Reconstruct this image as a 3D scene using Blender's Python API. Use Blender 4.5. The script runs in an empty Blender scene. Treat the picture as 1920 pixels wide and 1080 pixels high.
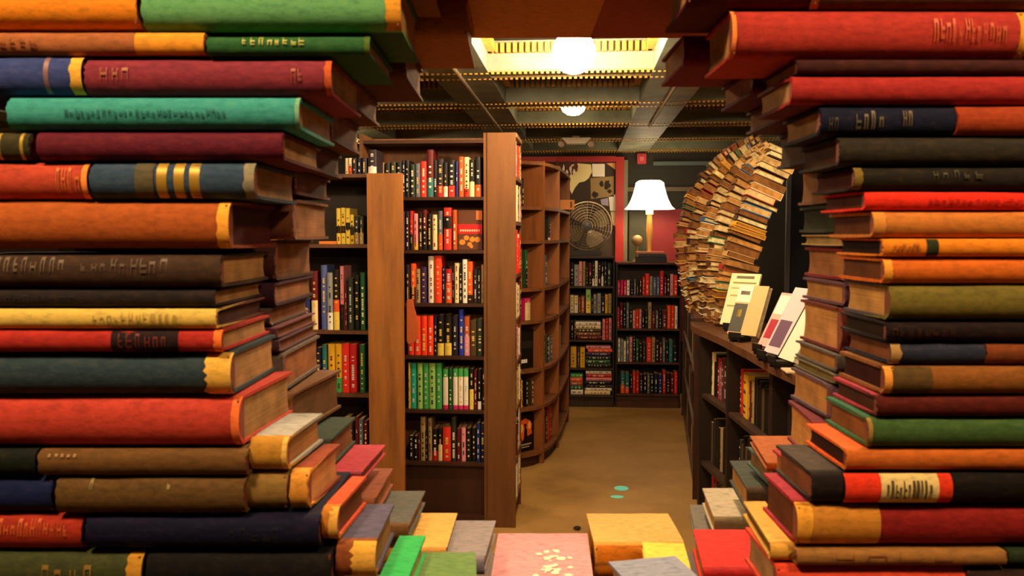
import bpy, bmesh, math, random
from mathutils import Vector, Matrix
random.seed(7)
PI = math.pi
S = bpy.context.scene
COL = S.collection

# ---------------------------------------------------------------- camera, world, exposure
F = 1600.0
EYE = 1.6
YAW = math.atan(128 / F)
PITCH = math.atan(100 / F)
cd = bpy.data.cameras.new('camera')
cd.lens = 36 * F / 1920
cd.sensor_width = 36
cd.clip_start = 0.02
cd.dof.use_dof = True
cd.dof.focus_distance = 5.0
cd.dof.aperture_fstop = 16
cam = bpy.data.objects.new('camera', cd)
COL.objects.link(cam)
cam.location = (0, 0, EYE)
cam.rotation_euler = (PI / 2 - PITCH, 0, YAW)
S.camera = cam
RM = (Matrix.Rotation(YAW, 3, 'Z') @ Matrix.Rotation(PI / 2 - PITCH, 3, 'X'))
U = Vector((math.cos(YAW), math.sin(YAW), 0))
G = Vector((-math.sin(YAW), math.cos(YAW), 0))

def ray(px, py):
    return RM @ Vector(((px - 960) / F, -(py - 540) / F, -1))
def atd(px, py, d):
    """(u, height above the eye) at horizontal distance d in front of the camera"""
    r = ray(px, py)
    k = d / r.dot(G)
    return r.dot(U) * k, r.z * k
def aty(px, py, Y):
    r = ray(px, py); k = Y / r.y
    return Vector((r.x * k, Y, EYE + r.z * k))
def atz(px, py, Z):
    r = ray(px, py); k = (Z - EYE) / r.z
    return Vector((r.x * k, r.y * k, Z))

w = bpy.data.worlds.new('world'); S.world = w; w.use_nodes = True
w.node_tree.nodes['Background'].inputs[0].default_value = (1, .62, .36, 1)
w.node_tree.nodes['Background'].inputs[1].default_value = 0.035
S.view_settings.view_transform = 'Standard'
S.view_settings.look = 'None'
S.view_settings.exposure = 0.3
S.view_settings.gamma = 1
S.view_settings.use_curve_mapping = False

# ceiling lamps: (x, y, strength)
LAMP_POWER = 1.0
FRONT_LAMP = 140.0

# ---------------------------------------------------------------- materials
def lin(h):
    if isinstance(h, str):
        h = h.lstrip('#'); c = [int(h[i:i + 2], 16) / 255 for i in (0, 2, 4)]
    else:
        c = h
    return tuple((x / 12.92 if x <= .04045 else ((x + .055) / 1.055) ** 2.4) for x in c) + (1,)

_m = {}
def newmat(key):
    m = bpy.data.materials.new(key); m.use_nodes = True
    return m, m.node_tree.nodes, m.node_tree.links, m.node_tree.nodes['Principled BSDF']

def plain(h, rough=.6, metal=0, emit=0, spec=.4):
    k = ('p', h, rough, metal, emit)
    if k in _m: return _m[k]
    m, n, l, b = newmat('paint_' + h.strip('#'))
    b.inputs['Base Color'].default_value = lin(h)
    b.inputs['Roughness'].default_value = rough
    b.inputs['Metallic'].default_value = metal
    b.inputs['Specular IOR Level'].default_value = spec
    if emit:
        b.inputs['Emission Color'].default_value = lin(h)
        b.inputs['Emission Strength'].default_value = emit
    _m[k] = m
    return m

def ramp_mat(key, cols, scale=(40, 40, 40), detail=4, rough=.6, bump=.2, bscale=300, lo=.3, hi=.7, spec=.3, metal=0, obj=True):
    if key in _m: return _m[key]
    m, n, l, b = newmat(key if isinstance(key, str) else '_'.join(str(x).strip('#') for x in key))
    tc = n.new('ShaderNodeTexCoord'); mp = n.new('ShaderNodeMapping'); mp.inputs['Scale'].default_value = scale
    l.new(tc.outputs['Object'], mp.inputs[0])
    no = n.new('ShaderNodeTexNoise'); no.inputs['Scale'].default_value = 1; no.inputs['Detail'].default_value = detail
    no.inputs['Roughness'].default_value = .65
    l.new(mp.outputs[0], no.inputs[0])
    cr = n.new('ShaderNodeValToRGB')
    cr.color_ramp.elements[0].position = lo; cr.color_ramp.elements[1].position = hi
    cr.color_ramp.elements[0].color = lin(cols[0]); cr.color_ramp.elements[1].color = lin(cols[-1])
    for i, c in enumerate(cols[1:-1]):
        e = cr.color_ramp.elements.new(lo + (hi - lo) * (i + 1) / (len(cols) - 1)); e.color = lin(c)
    l.new(no.outputs[0], cr.inputs[0]); l.new(cr.outputs[0], b.inputs['Base Color'])
    b.inputs['Roughness'].default_value = rough; b.inputs['Specular IOR Level'].default_value = spec
    b.inputs['Metallic'].default_value = metal
    if bump:
        n2 = n.new('ShaderNodeTexNoise'); n2.inputs['Scale'].default_value = bscale; n2.inputs['Detail'].default_value = 3
        l.new(tc.outputs['Object'], n2.inputs[0])
        bp = n.new('ShaderNodeBump'); bp.inputs['Strength'].default_value = bump; bp.inputs['Distance'].default_value = .002
        l.new(n2.outputs[0], bp.inputs['Height']); l.new(bp.outputs[0], b.inputs['Normal'])
    _m[key] = m
    return m

def shade(h, k):
    h = h.lstrip('#'); c = [int(h[i:i + 2], 16) for i in (0, 2, 4)]
    return '#%02x%02x%02x' % tuple(max(0, min(255, int(x * k))) for x in c)
def mix(a, b, t):
    a = a.lstrip('#'); b = b.lstrip('#')
    return '#%02x%02x%02x' % tuple(int(int(a[i:i+2], 16) * (1-t) + int(b[i:i+2], 16) * t) for i in (0, 2, 4))

def cloth(h):
    return ramp_mat(('cloth', h), [shade(h, .84), h, shade(mix(h, '#a06030', .12), 1.1)], scale=(90, 200, 200), rough=.78, bump=.3, bscale=1100, spec=.16)
def paper(h='#c89a62'):
    k = ('pages', h)
    if k in _m: return _m[k]
    m, n, l, b = newmat('page_edges_' + h.strip('#'))
    tc = n.new('ShaderNodeTexCoord'); mp = n.new('ShaderNodeMapping'); mp.inputs['Scale'].default_value = (9, 9, 1400)
    l.new(tc.outputs['Object'], mp.inputs[0])
    no = n.new('ShaderNodeTexNoise'); no.inputs['Scale'].default_value = 1; no.inputs['Detail'].default_value = 2
    l.new(mp.outputs[0], no.inputs[0])
    n2 = n.new('ShaderNodeTexNoise'); n2.inputs['Scale'].default_value = 40; l.new(tc.outputs['Object'], n2.inputs[0])
    mx = n.new('ShaderNodeMath'); mx.operation = 'ADD'; l.new(no.outputs[0], mx.inputs[0]); l.new(n2.outputs[0], mx.inputs[1])
    cr = n.new('ShaderNodeValToRGB'); cr.color_ramp.elements[0].position = .35; cr.color_ramp.elements[1].position = 1.0
    m2 = n.new('ShaderNodeMath'); m2.operation = 'MULTIPLY'; m2.inputs[1].default_value = .62; l.new(mx.outputs[0], m2.inputs[0])
    cr.color_ramp.elements[0].color = lin(shade(h, .62)); cr.color_ramp.elements[1].color = lin(shade(h, 1.15))
    l.new(m2.outputs[0], cr.inputs[0]); l.new(cr.outputs[0], b.inputs['Base Color'])
    bp = n.new('ShaderNodeBump'); bp.inputs['Strength'].default_value = .4; bp.inputs['Distance'].default_value = .001
    l.new(no.outputs[0], bp.inputs['Height']); l.new(bp.outputs[0], b.inputs['Normal'])
    b.inputs['Roughness'].default_value = .85; b.inputs['Specular IOR Level'].default_value = .15
    _m[k] = m
    return m
def gilt(h='#c9a04a'):
    return plain(h, .45, .35)
def wood(h='#6a3a1c', key='wood', sc=(14, 14, 1.6)):
    return ramp_mat((key, h), [shade(h, .72), h, shade(h, 1.14)], scale=sc, detail=6, rough=.55, bump=.25, bscale=60, lo=.25, hi=.75)

# ---------------------------------------------------------------- objects
def link(o, parent=None):
    COL.objects.link(o)
    if parent is not None: o.parent = parent
    return o
def tag(o, label=None, cat=None, group=None, kind=None):
    if label: o['label'] = label
    if cat: o['category'] = cat
    if group: o['group'] = group
    if kind: o['kind'] = kind
    return o
def empty(name, loc, label, cat, rz=0, group=None):
    o = bpy.data.objects.new(name, None); o.empty_display_size = .05
    link(o); o.location = loc; o.rotation_euler = (0, 0, rz)
    return tag(o, label, cat, group)
def meshobj(name, bm, mats, parent=None, smooth=False):
    me = bpy.data.meshes.new(name); bm.normal_update(); bm.to_mesh(me); bm.free()
    for m in (mats if isinstance(mats, (list, tuple)) else [mats]): me.materials.append(m)
    if smooth:
        for p in me.polygons: p.use_smooth = True
        try: me.set_sharp_from_angle(angle=math.radians(40))
        except Exception: pass
    return link(bpy.data.objects.new(name, me), parent)

def box(bm, x0, x1, y0, y1, z0, z1, mi=0, M=None):
    vs = [bm.verts.new(Vector(p) if M is None else M @ Vector(p)) for p in
          ((x0, y0, z0), (x1, y0, z0), (x1, y1, z0), (x0, y1, z0), (x0, y0, z1), (x1, y0, z1), (x1, y1, z1), (x0, y1, z1))]
    for f in ((0, 3, 2, 1), (4, 5, 6, 7), (0, 1, 5, 4), (1, 2, 6, 5), (2, 3, 7, 6), (3, 0, 4, 7)):
        fc = bm.faces.new([vs[i] for i in f]); fc.material_index = mi
    return vs
def obox(name, x0, x1, y0, y1, z0, z1, m, parent=None, bev=0):
    bm = bmesh.new(); box(bm, x0, x1, y0, y1, z0, z1)
    if bev: bmesh.ops.bevel(bm, geom=bm.edges[:], offset=bev, segments=2, affect='EDGES')
    return meshobj(name, bm, m, parent)
def poly_prism(bm, pts, z0, z1, mi=0):
    a = [bm.verts.new((p[0], p[1], z0)) for p in pts]; b = [bm.verts.new((p[0], p[1], z1)) for p in pts]
    n = len(pts)
    bm.faces.new(a[::-1]).material_index = mi; bm.faces.new(b).material_index = mi
    for i in range(n): bm.faces.new((a[i], a[(i + 1) % n], b[(i + 1) % n], b[i])).material_index = mi
def lathe(bm, prof, seg=32, c=(0, 0), mi=0, close=False):
    rings = []
    for r, z in prof:
        rings.append([bm.verts.new((c[0] + r * math.cos(2 * PI * i / seg), c[1] + r * math.sin(2 * PI * i / seg), z)) for i in range(seg)])
    for a, b in zip(rings, rings[1:]):
        for i in range(seg):
            bm.faces.new((a[i], a[(i + 1) % seg], b[(i + 1) % seg], b[i])).material_index = mi
    if close:
        bm.faces.new(rings[0][::-1]); bm.faces.new(rings[-1])
def tube(bm, pts, r, seg=8, mi=0):
    pts = [Vector(p) for p in pts]; rings = []
    for i, p in enumerate(pts):
        t = (pts[min(i + 1, len(pts) - 1)] - pts[max(i - 1, 0)]).normalized()
        a = Vector((0, 0, 1)) if abs(t.z) < .9 else Vector((1, 0, 0))
        n = t.cross(a).normalized(); b = t.cross(n)
        rings.append([bm.verts.new(p + n * r * math.cos(2 * PI * k / seg) + b * r * math.sin(2 * PI * k / seg)) for k in range(seg)])
    for a, b in zip(rings, rings[1:]):
        for i in range(seg): bm.faces.new((a[i], a[(i + 1) % seg], b[(i + 1) % seg], b[i])).material_index = mi
    bm.faces.new(rings[0][::-1]); bm.faces.new(rings[-1])

# ---------------------------------------------------------------- the big hardback: spine along x at y=0 (facing -y), fore edge at y=W
def spine_prof(T, bul, off=0, n=10, t0=0, t1=1, b0=0.0022):
    """points (y, z) on the spine outside, t from bottom 0 to top 1"""
    out = []
    for i in range(n + 1):
        t = t0 + (t1 - t0) * i / n
        a = (t - .5) * 2
        y = bul * (1 - math.sqrt(max(0, 1 - abs(a) ** 2.1 * .97)))
        out.append((y - off, T * t))
    return out
def strip(bm, T, bul, xa, xb, skew, off=.0005, t0=.02, t1=.98, nx=1, jag=0, rnd=None, mi=0):
    rows = []
    for k in range(nx + 1):
        x = xa + (xb - xa) * k / nx
        rows.append([(x, y, z) for y, z in spine_prof(T, bul, off, 10, t0, t1)])
    if jag:
        rows[0] = [(x + rnd.uniform(-jag, jag), y, z) for x, y, z in rows[0]]
    vr = [[bm.verts.new((x + skew * y, y, z)) for x, y, z in r] for r in rows]
    for a, b in zip(vr, vr[1:]):
        for i in range(len(a) - 1):
            bm.faces.new((a[i], b[i], b[i + 1], a[i + 1])).material_index = mi
def glyphs(bm, T, bul, xa, xb, n, skew, rnd, t0=.3, t1=.75, off=.0009, lw=.0011):
    """worn illegible lettering: strokes laid on the curved spine"""
    pitch = (xb - xa) / n
    T0, T1, LW = t0, t1, lw
    for i in range(n):
        x = xa + pitch * (i + rnd.uniform(-.08, .08)); g = pitch * rnd.uniform(.4, .7)
        kind = rnd.randrange(4); dt = (T1 - T0)
        t0 = T0 + dt * rnd.choice([0, .0, .12]); t1 = T1 - dt * rnd.choice([0, 0, .2, .35]); lw = LW * rnd.uniform(.45, 1.0)
        strip(bm, T, bul, x, x + lw, skew, off, t0, t1)
        if kind != 1: strip(bm, T, bul, x + g - lw, x + g, skew, off, t0, t1)
        if kind in (0, 3): strip(bm, T, bul, x, x + g, skew, off, t1 - .09, t1)
        if kind in (1, 2): strip(bm, T, bul, x, x + g, skew, off, (t0 + t1) / 2 - .04, (t0 + t1) / 2 + .04)
        if kind == 1: strip(bm, T, bul, x, x + g, skew, off, t0, t0 + .09)

class HB: pass
ALL_LABELS = set()
def hardback(label, loc, L, W, T, col, rz=0, skew=0, pages='#b98a55', board=None, feats=(), group=None, seed=None, tilt=0, name='hardback_book'):
    rnd = random.Random(seed if seed is not None else hash(label) % 9999 if False else sum(map(ord, label)))
    root = empty(name, loc, label, 'book', rz, group)
    if tilt: root.rotation_euler = (0, tilt, rz)
    ALL_LABELS.add(label)
    bt = min(.0028, T * .12)
    bul = min(T * .38, .0135)
    sk = skew / W
    # cover shell
    out = spine_prof(T, bul, 0, 12)
    groove = bul + .006
    outer = [(W, 0), (W * .6, -.0004), (groove + .004, 0), (groove, .0007)] + out + [(groove, T - .0007), (groove + .004, T), (W * .6, T + .0004), (W, T)]
    inn = [(W, T - bt), (groove + .002, T - bt)] + [(y + bt, T * .5 + (z - T * .5) * (1 - 2 * bt / T)) for y, z in out[::-1]] + [(groove + .002, bt), (W, bt)]
    sec = outer + inn
    bm = bmesh.new(); nx = 6; rings = []
    for k in range(nx + 1):
        x = L * k / nx
        wob = rnd.uniform(-.0007, .0007) if 0 < k < nx else 0
        ring = []
        for (y, z) in sec:
            e = 0
            if k in (0, nx) and y < bul + .003: e = rnd.uniform(-.0012, .0006) * (1 if k else -1)
            ring.append(bm.verts.new((x + e + sk * y, y + wob, z)))
        rings.append(ring)
    n = len(sec)
    for a, b in zip(rings, rings[1:]):
        for i in range(n):
            f = bm.faces.new((a[i], b[i], b[(i + 1) % n], a[(i + 1) % n])); f.smooth = True
    no, ni = len(outer), len(inn)
    # end caps as quads between outer and inner outline
    for ring, flip in ((rings[0], False), (rings[-1], True)):
        o = ring[:no]; q = ring[no:][::-1]
        idx = [round(i * (ni - 1) / (no - 1)) for i in range(no)]
        for i in range(no - 1):
            vs = [o[i], o[i + 1], q[idx[i + 1]]]
            if idx[i] != idx[i + 1]: vs.append(q[idx[i]])
            if flip: vs = vs[::-1]
            try: bm.faces.new(vs)
            except ValueError: pass
    bmesh.ops.recalc_face_normals(bm, faces=bm.faces)
    cm = cloth(col)
    mats = [cm]
    if board:
        mats.append(cloth(board))
        for f in bm.faces:
            if all(v.co.y > groove - .001 for v in f.verts): f.material_index = 1
    cov = meshobj('cover', bm, mats, root, smooth=True)
    # page block
    ins = .003
    bm = bmesh.new(); rings = []
    fe = W - .0035
    ps = [(bul + .002, bt)] + [(fe - .004 * math.sin(PI * i / 8), bt + (T - 2 * bt) * i / 8) for i in range(9)] + [(bul + .002, T - bt)]
    for x in (ins, L - ins):
        rings.append([bm.verts.new((x + sk * y, y, z)) for y, z in ps])
    n = len(ps)
    for i in range(n): bm.faces.new((rings[0][i], rings[1][i], rings[1][(i + 1) % n], rings[0][(i + 1) % n]))
    bm.faces.new(rings[0]); bm.faces.new(rings[1][::-1])
    bmesh.ops.recalc_face_normals(bm, faces=bm.faces)
    meshobj('page_block', bm, paper(pages), root)
    for fi, ft in enumerate(feats):
        k = ft[0]; lift = .0006 + .00025 * fi
        bm = bmesh.new()
        if k == 'label':      # ('label', xa, xb, colour) fractions of L
            strip(bm, T, bul, ft[1] * L, ft[2] * L, sk, lift, nx=2); c = meshobj('title_label', bm, cloth(ft[3]), cov, True); c['label'] = ft[4] if len(ft) > 4 else 'contrasting title label'
        elif k == 'cap':      # worn end of the spine ('cap', 0|1, width m, colour)
            wd = ft[2]
            if ft[1] == 1: strip(bm, T, bul, L - wd, L + .0006, sk, lift + .0002, t0=0, t1=1, nx=4, jag=wd * .13, rnd=rnd)
            else: strip(bm, T, bul, wd, -.0006, sk, lift + .0002, t0=0, t1=1, nx=4, jag=wd * .13, rnd=rnd)
            c = meshobj('spine_cap', bm, cloth(ft[3]), cov, True); c['label'] = 'worn pale end of the spine'
        elif k == 'bands':    # ('bands', [centres], width fraction, colour)
            for c in ft[1]: strip(bm, T, bul, (c - ft[2] / 2) * L, (c + ft[2] / 2) * L, sk, lift)
            meshobj('gilt_bands', bm, gilt(ft[3]), cov, True)
        elif k == 'text':     # ('text', xa, xb, n, colour, t0, t1)
            t0, t1 = (ft[5], ft[6]) if len(ft) > 5 else (.3, .72)
            glyphs(bm, T, bul, ft[1] * L, ft[2] * L, ft[3], sk, rnd, t0, t1, lift + .0003)
            meshobj('lettering', bm, plain(mix(ft[4], col, .35), .5, .15), cov, True)
        elif k == 'headband':
            pass
    # head band behind the spine end
    bm = bmesh.new()
    x = L - ins if Vector(loc).dot(U) + L / 2 < .03 else ins - .0015
    box(bm, x + sk * bul, x + .0015 + sk * bul, bt + .001, bul + .004, bt, T - bt)
    meshobj('headband', bm, plain('#7a3a28'), root)
    root['T'] = T
    return root

# front course: pixel extents of the spine at distance d
def front(label, x0, x1, y0, y1, col, d=.70, W=None, xb=None, side='L', **kw):
    W = W or (.14 if side == 'L' else .10)
    ua, zt = atd(x0, y0, .70); ub, zb = atd(x1, y1, .70)
    k = d / .70; ua *= k; ub *= k
    skew = 0
    if xb is not None:
        ubk, _ = atd(xb, (y0 + y1) / 2, d + W)
        skew = ubk - (ub if side == 'L' else ua)
    p = U * ua + G * d + Vector((0, 0, EYE + zb + .0004))
    return hardback(label, p, ub - ua, W, zt - zb - .0008, col, YAW, skew, **kw)
# deeper courses: the end that faces the opening is at pixel xi at distance d
def inner(label, xi, y0, y1, col, side='L', d=.848, W=.165, xb=None, L=.2, **kw):
    ui, zt = atd(xi, y0, d); _, zb = atd(xi, y1, d)
    skew = 0
    if xb is not None:
        ubk, _ = atd(xb, (y0 + y1) / 2, d + W); skew = ubk - ui
    u0 = ui - L if side == 'L' else ui
    p = U * u0 + G * d + Vector((0, 0, EYE + zb + .0004))
    return hardback(label, p, L, W, zt - zb - .0008, col, YAW, skew, **kw)

GF = 'old hardbacks stacked flat in the book wall'

# ================================================================ the wall of books around the round opening
P1, P2, P3 = '#9a6a3c', '#a87a4c', '#b98d58'   # page edge browns
GO = '#d6a63c'
# ---- left pile, front course
LF = [
 ('bright orange cloth hardback at the top left corner', -150, 256, -45, 48, '#e88a1c', dict(feats=[('text', .45, .9, 9, '#b06018', .55, .8)])),
 ('light green hardback with worn orange spine end, top of left pile', 262, 750, -48, 53, '#62a468', dict(feats=[('cap', 1, .012, '#e8a030'), ('text', .1, .8, 14, '#d8c860', .82, .95)], board='#2f5530')),
 ('tan hardback with pale orange label above the navy book', -130, 383, 56, 101, '#9a5a30', dict(feats=[('label', .745, .998, '#e09428'), ('text', .1, .4, 8, '#7a4020')])),
 ('dark green hardback with gilt lettering under the light green one', 387, 692, 66, 103, '#24582c', dict(feats=[('text', .22, .62, 8, '#c9b038', .5, .95), ('cap', 1, .004, '#4f6a28')])),
 ('navy blue hardback with a worn yellow end, upper left', -120, 152, 100, 175, '#33427c', dict(feats=[('cap', 1, .009, '#e8b040'), ('bands', [.76], .035, '#8a6a6a')])),
 ('maroon hardback with faint gilt marks above the teal book', 156, 620, 106, 177, '#7c2a38', dict(feats=[('text', .07, .2, 3, '#a87038', .4, .9), ('cap', 1, .005, '#c85a28'), ('text', .84, .9, 2, '#a05838', .3, .8)])),
 ('teal cloth hardback with dark worn title', 10, 560, 180, 242, '#37948c', dict(feats=[('text', .2, .76, 30, '#1f5a58', .35, .6), ('cap', 1, .003, '#7ab088')])),
 ('small olive black hardback with gilt bands at the left edge', -150, 55, 246, 300, '#35331c', dict(feats=[('bands', [.62, .72, .93], .03, '#b8963a')])),
 ('dark crimson hardback directly under the teal one', 66, 530, 246, 300, '#5a1626', dict()),
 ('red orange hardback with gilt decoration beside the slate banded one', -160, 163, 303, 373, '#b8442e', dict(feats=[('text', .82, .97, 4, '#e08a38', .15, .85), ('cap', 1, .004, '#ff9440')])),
 ('slate blue hardback with three broad gilt bands and torn end', 166, 476, 303, 373, '#30465c', dict(feats=[('bands', [.44, .545, .64], .062, '#b08a2e'), ('label', .275, .39, '#55503a'), ('cap', 1, .008, '#8a8468')])),
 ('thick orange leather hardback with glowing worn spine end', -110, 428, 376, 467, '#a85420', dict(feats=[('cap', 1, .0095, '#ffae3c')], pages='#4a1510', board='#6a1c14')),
 ('dark brown hardback with silvery lettering under the orange leather one', -110, 413, 478, 541, '#3e2c20', dict(feats=[('text', .06, .45, 12, '#8d7a60', .5, .95), ('text', .5, .82, 9, '#6d5a48', .45, .9)])),
 ('thin black brown hardback above the cream one', -110, 402, 544, 577, '#231c1c', dict(feats=[('text', .1, .5, 12, '#3a3038')])),
 ('cream yellow hardback with faded dark lettering', -110, 405, 579, 618, '#e2c05c', dict(feats=[('text', .55, .87, 12, '#a8914a', .15, .85)], pages='#4a2416', board='#5a2a1c')),
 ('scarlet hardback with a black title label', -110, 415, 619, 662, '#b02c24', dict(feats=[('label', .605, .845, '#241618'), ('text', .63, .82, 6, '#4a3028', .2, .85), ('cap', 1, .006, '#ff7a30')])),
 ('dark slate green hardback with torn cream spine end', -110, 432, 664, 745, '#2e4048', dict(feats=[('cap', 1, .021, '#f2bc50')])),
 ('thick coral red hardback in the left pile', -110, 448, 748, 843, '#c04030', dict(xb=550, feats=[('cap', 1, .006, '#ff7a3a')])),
 ('black green hardback end at the lower left edge', -160, 66, 846, 897, '#141a14', dict()),
 ('olive brown hardback with shiny marks under the coral one', 69, 462, 846, 897, '#6a4a24', dict(feats=[('text', .05, .2, 5, '#c89a6a', .75, .88)])),
 ('midnight blue hardback at the lower left edge', -160, 98, 899, 969, '#141f4a', dict()),
 ('thick olive brown hardback with two pale marks', 101, 458, 899, 969, '#5f4522', dict(feats=[('text', .18, .21, 1, '#a89a58', .7, .98), ('text', .59, .62, 1, '#a89a58', .7, .98)], pages='#8a6430')),
 ('rust red hardback with orange lettering, lower left', -150, 153, 972, 1039, '#a8301c', dict(feats=[('text', .4, .93, 13, '#e07a34', .45, .92)])),
 ('glossy black navy hardback, lower left', 157, 598, 972, 1036, '#0e0e2a', dict(feats=[('text', .62, .85, 5, '#22222a')], pages='#181210')),
 ('olive hardback with gilt lettering at the bottom left', -150, 265, 1041, 1130, '#3e4424', dict(feats=[('text', .55, .8, 4, '#c08a3a', .3, .9), ('cap', 1, .012, '#c8902c')])),
 ('black hardback at the bottom of the left pile', 270, 622, 1039, 1130, '#101010', dict(pages='#181210')),
]
for (lb, a, b, c, d_, col, kw) in LF:
    front(lb, a, b, c, d_, col, d=.70 + random.uniform(0, .005), group=GF, **kw)
# a course above the frame that closes the top left
front('rust brown hardback lying above the light green one', 300, 800, -140, -50, '#7a4a24', group=GF)
front('dark brown hardback over the orange one at the top edge', -150, 290, -140, -48, '#5a3a22', group=GF)

# ---- left pile, second course (only the ends show in the opening)
LS = [
 ('brown hardback end under the lintel beside the skylight', 876, -12, 68, '#98602e', dict(L=.16, pages='#8a5a2a')),
 ('dark rust hardback end below the lintel on the left', 760, 70, 143, '#4e2414', dict(pages='#9a6438')),
 ('brown hardback end above the tall bookcase', 662, 145, 198, '#58301c', dict(pages='#94603a')),
 ('small brown hardback end in the opening beside the teal book', 620, 200, 262, '#5e3220', dict(pages='#8e5c36')),
 ('dark brown hardback end in the opening beside the crimson book', 578, 264, 316, '#4c2018', dict(pages='#6a3a20')),
 ('maroon hardback end with pale lower edge beside the slate book', 552, 318, 364, '#582c1c', dict(pages='#6e401f')),
 ('tan paged hardback end beside the orange leather book', 548, 372, 450, '#7a4a30', dict(pages='#a8703e')),
 ('tan paged hardback end beside the silver lettered book', 514, 452, 528, '#4a2a20', dict(pages='#a06a3a')),
 ('tan paged hardback end beside the thin black book', 514, 530, 576, '#3a2030', dict(pages='#9c6438')),
 ('brown paged hardback end beside the cream book', 506, 578, 612, '#5a4a40', dict(pages='#9a6238')),
 ('thin plum hardback end beside the scarlet book', 520, 614, 636, '#6a3a42', dict(pages='#8a5430')),
 ('thin violet brown hardback end under the plum one', 524, 637, 662, '#584048', dict(pages='#8a5030')),
 ('tan paged hardback end beside the slate green book', 530, 664, 736, '#6e6058', dict(pages='#a86a3c')),
 ('brown leather hardback end beside the coral book', 540, 742, 826, '#6e4a2a', dict(pages='#7a5430', xb=640)),
]
LF2 = [
 ('grey topped hardback with yellow spine below the coral book', 466, 537, 829, 893, '#c08a30', dict(board='#a4a49c', pages='#b07a44', xb=606, W=.105, feats=[('cap', 1, .004, '#f0c060')])),
 ('khaki olive hardback beside the one with two pale marks', 461, 538, 897, 969, '#8a6a34', dict(W=.10)),
 ('brown hardback with orange cream spine end and red brown cover', 541, 577, 893, 969, '#e09838', dict(board='#8a3c22', pages='#e0a060', W=.10, xb=640)),
 ('orange red topped hardback with torn yellow spine', 601, 632, 963, 1027, '#c87a28', dict(board='#d8502a', pages='#7a4422', W=.10, xb=688, feats=[('cap', 1, .007, '#f4b850')])),
 ('slate violet topped hardback with worn cream yellow spine', 628, 703, 1030, 1100, '#8a4a20', dict(board='#54506a', pages='#a06a3a', W=.11, xb=740, feats=[('cap', 1, .020, '#f0b648')])),
]
LF2 += [
 ('bright green hardback at the bottom of the opening', 705, 762, 1103, 1150, '#1f9a4a', dict(board='#2cb45a', pages='#c8b078', W=.115, xb=799)),
 ('dull green hardback at the bottom of the opening', 766, 896, 1144, 1190, '#5a7a3a', dict(board='#64884a', pages='#a88a58', W=.12, xb=892)),
]
for (lb, a, b, c, d_, col, kw) in LF2:
    front(lb, a, b, c, d_, col, d=.712, group=GF, **kw)
for (lb, xi, c, d_, col, kw) in LS:
    inner(lb, xi, c, d_, col, 'L', group=GF, **kw)
# ---- left pile, third course
LT = [
 ('dark green topped hardback behind the grey topped one', 616, 828, 885, '#263228', dict(board='#34443a', pages='#8a5a34', xb=667)),
 ('pink red topped hardback in the opening', 676, 887, 908, '#8a3044', dict(board='#b8384a', pages='#8a5a34', xb=724)),
 ('brown hardback under the pink red topped one', 702, 937, 976, '#7a4428', dict(board='#8a4a2c', pages='#a86c3a', xb=738)),
 ('charcoal topped hardback between the brown and yellow tan ones', 766, 985, 1014, '#6a4a2a', dict(board='#5a5c58', pages='#a87238', xb=798)),
 ('yellow tan topped hardback in the opening', 836, 1032, 1062, '#b8863c', dict(board='#d8ac54', pages='#8a6030', xb=858)),
 ('grey lilac topped hardback beside the pink book', 908, 1048, 1082, '#7a7480', dict(board='#8c8488', pages='#c8a470', xb=930)),
]
for (lb, xi, c, d_, col, kw) in LT:
    inner(lb, xi, c, d_, col, 'L', d=.862, W=.12, group=GF, **kw)

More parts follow.
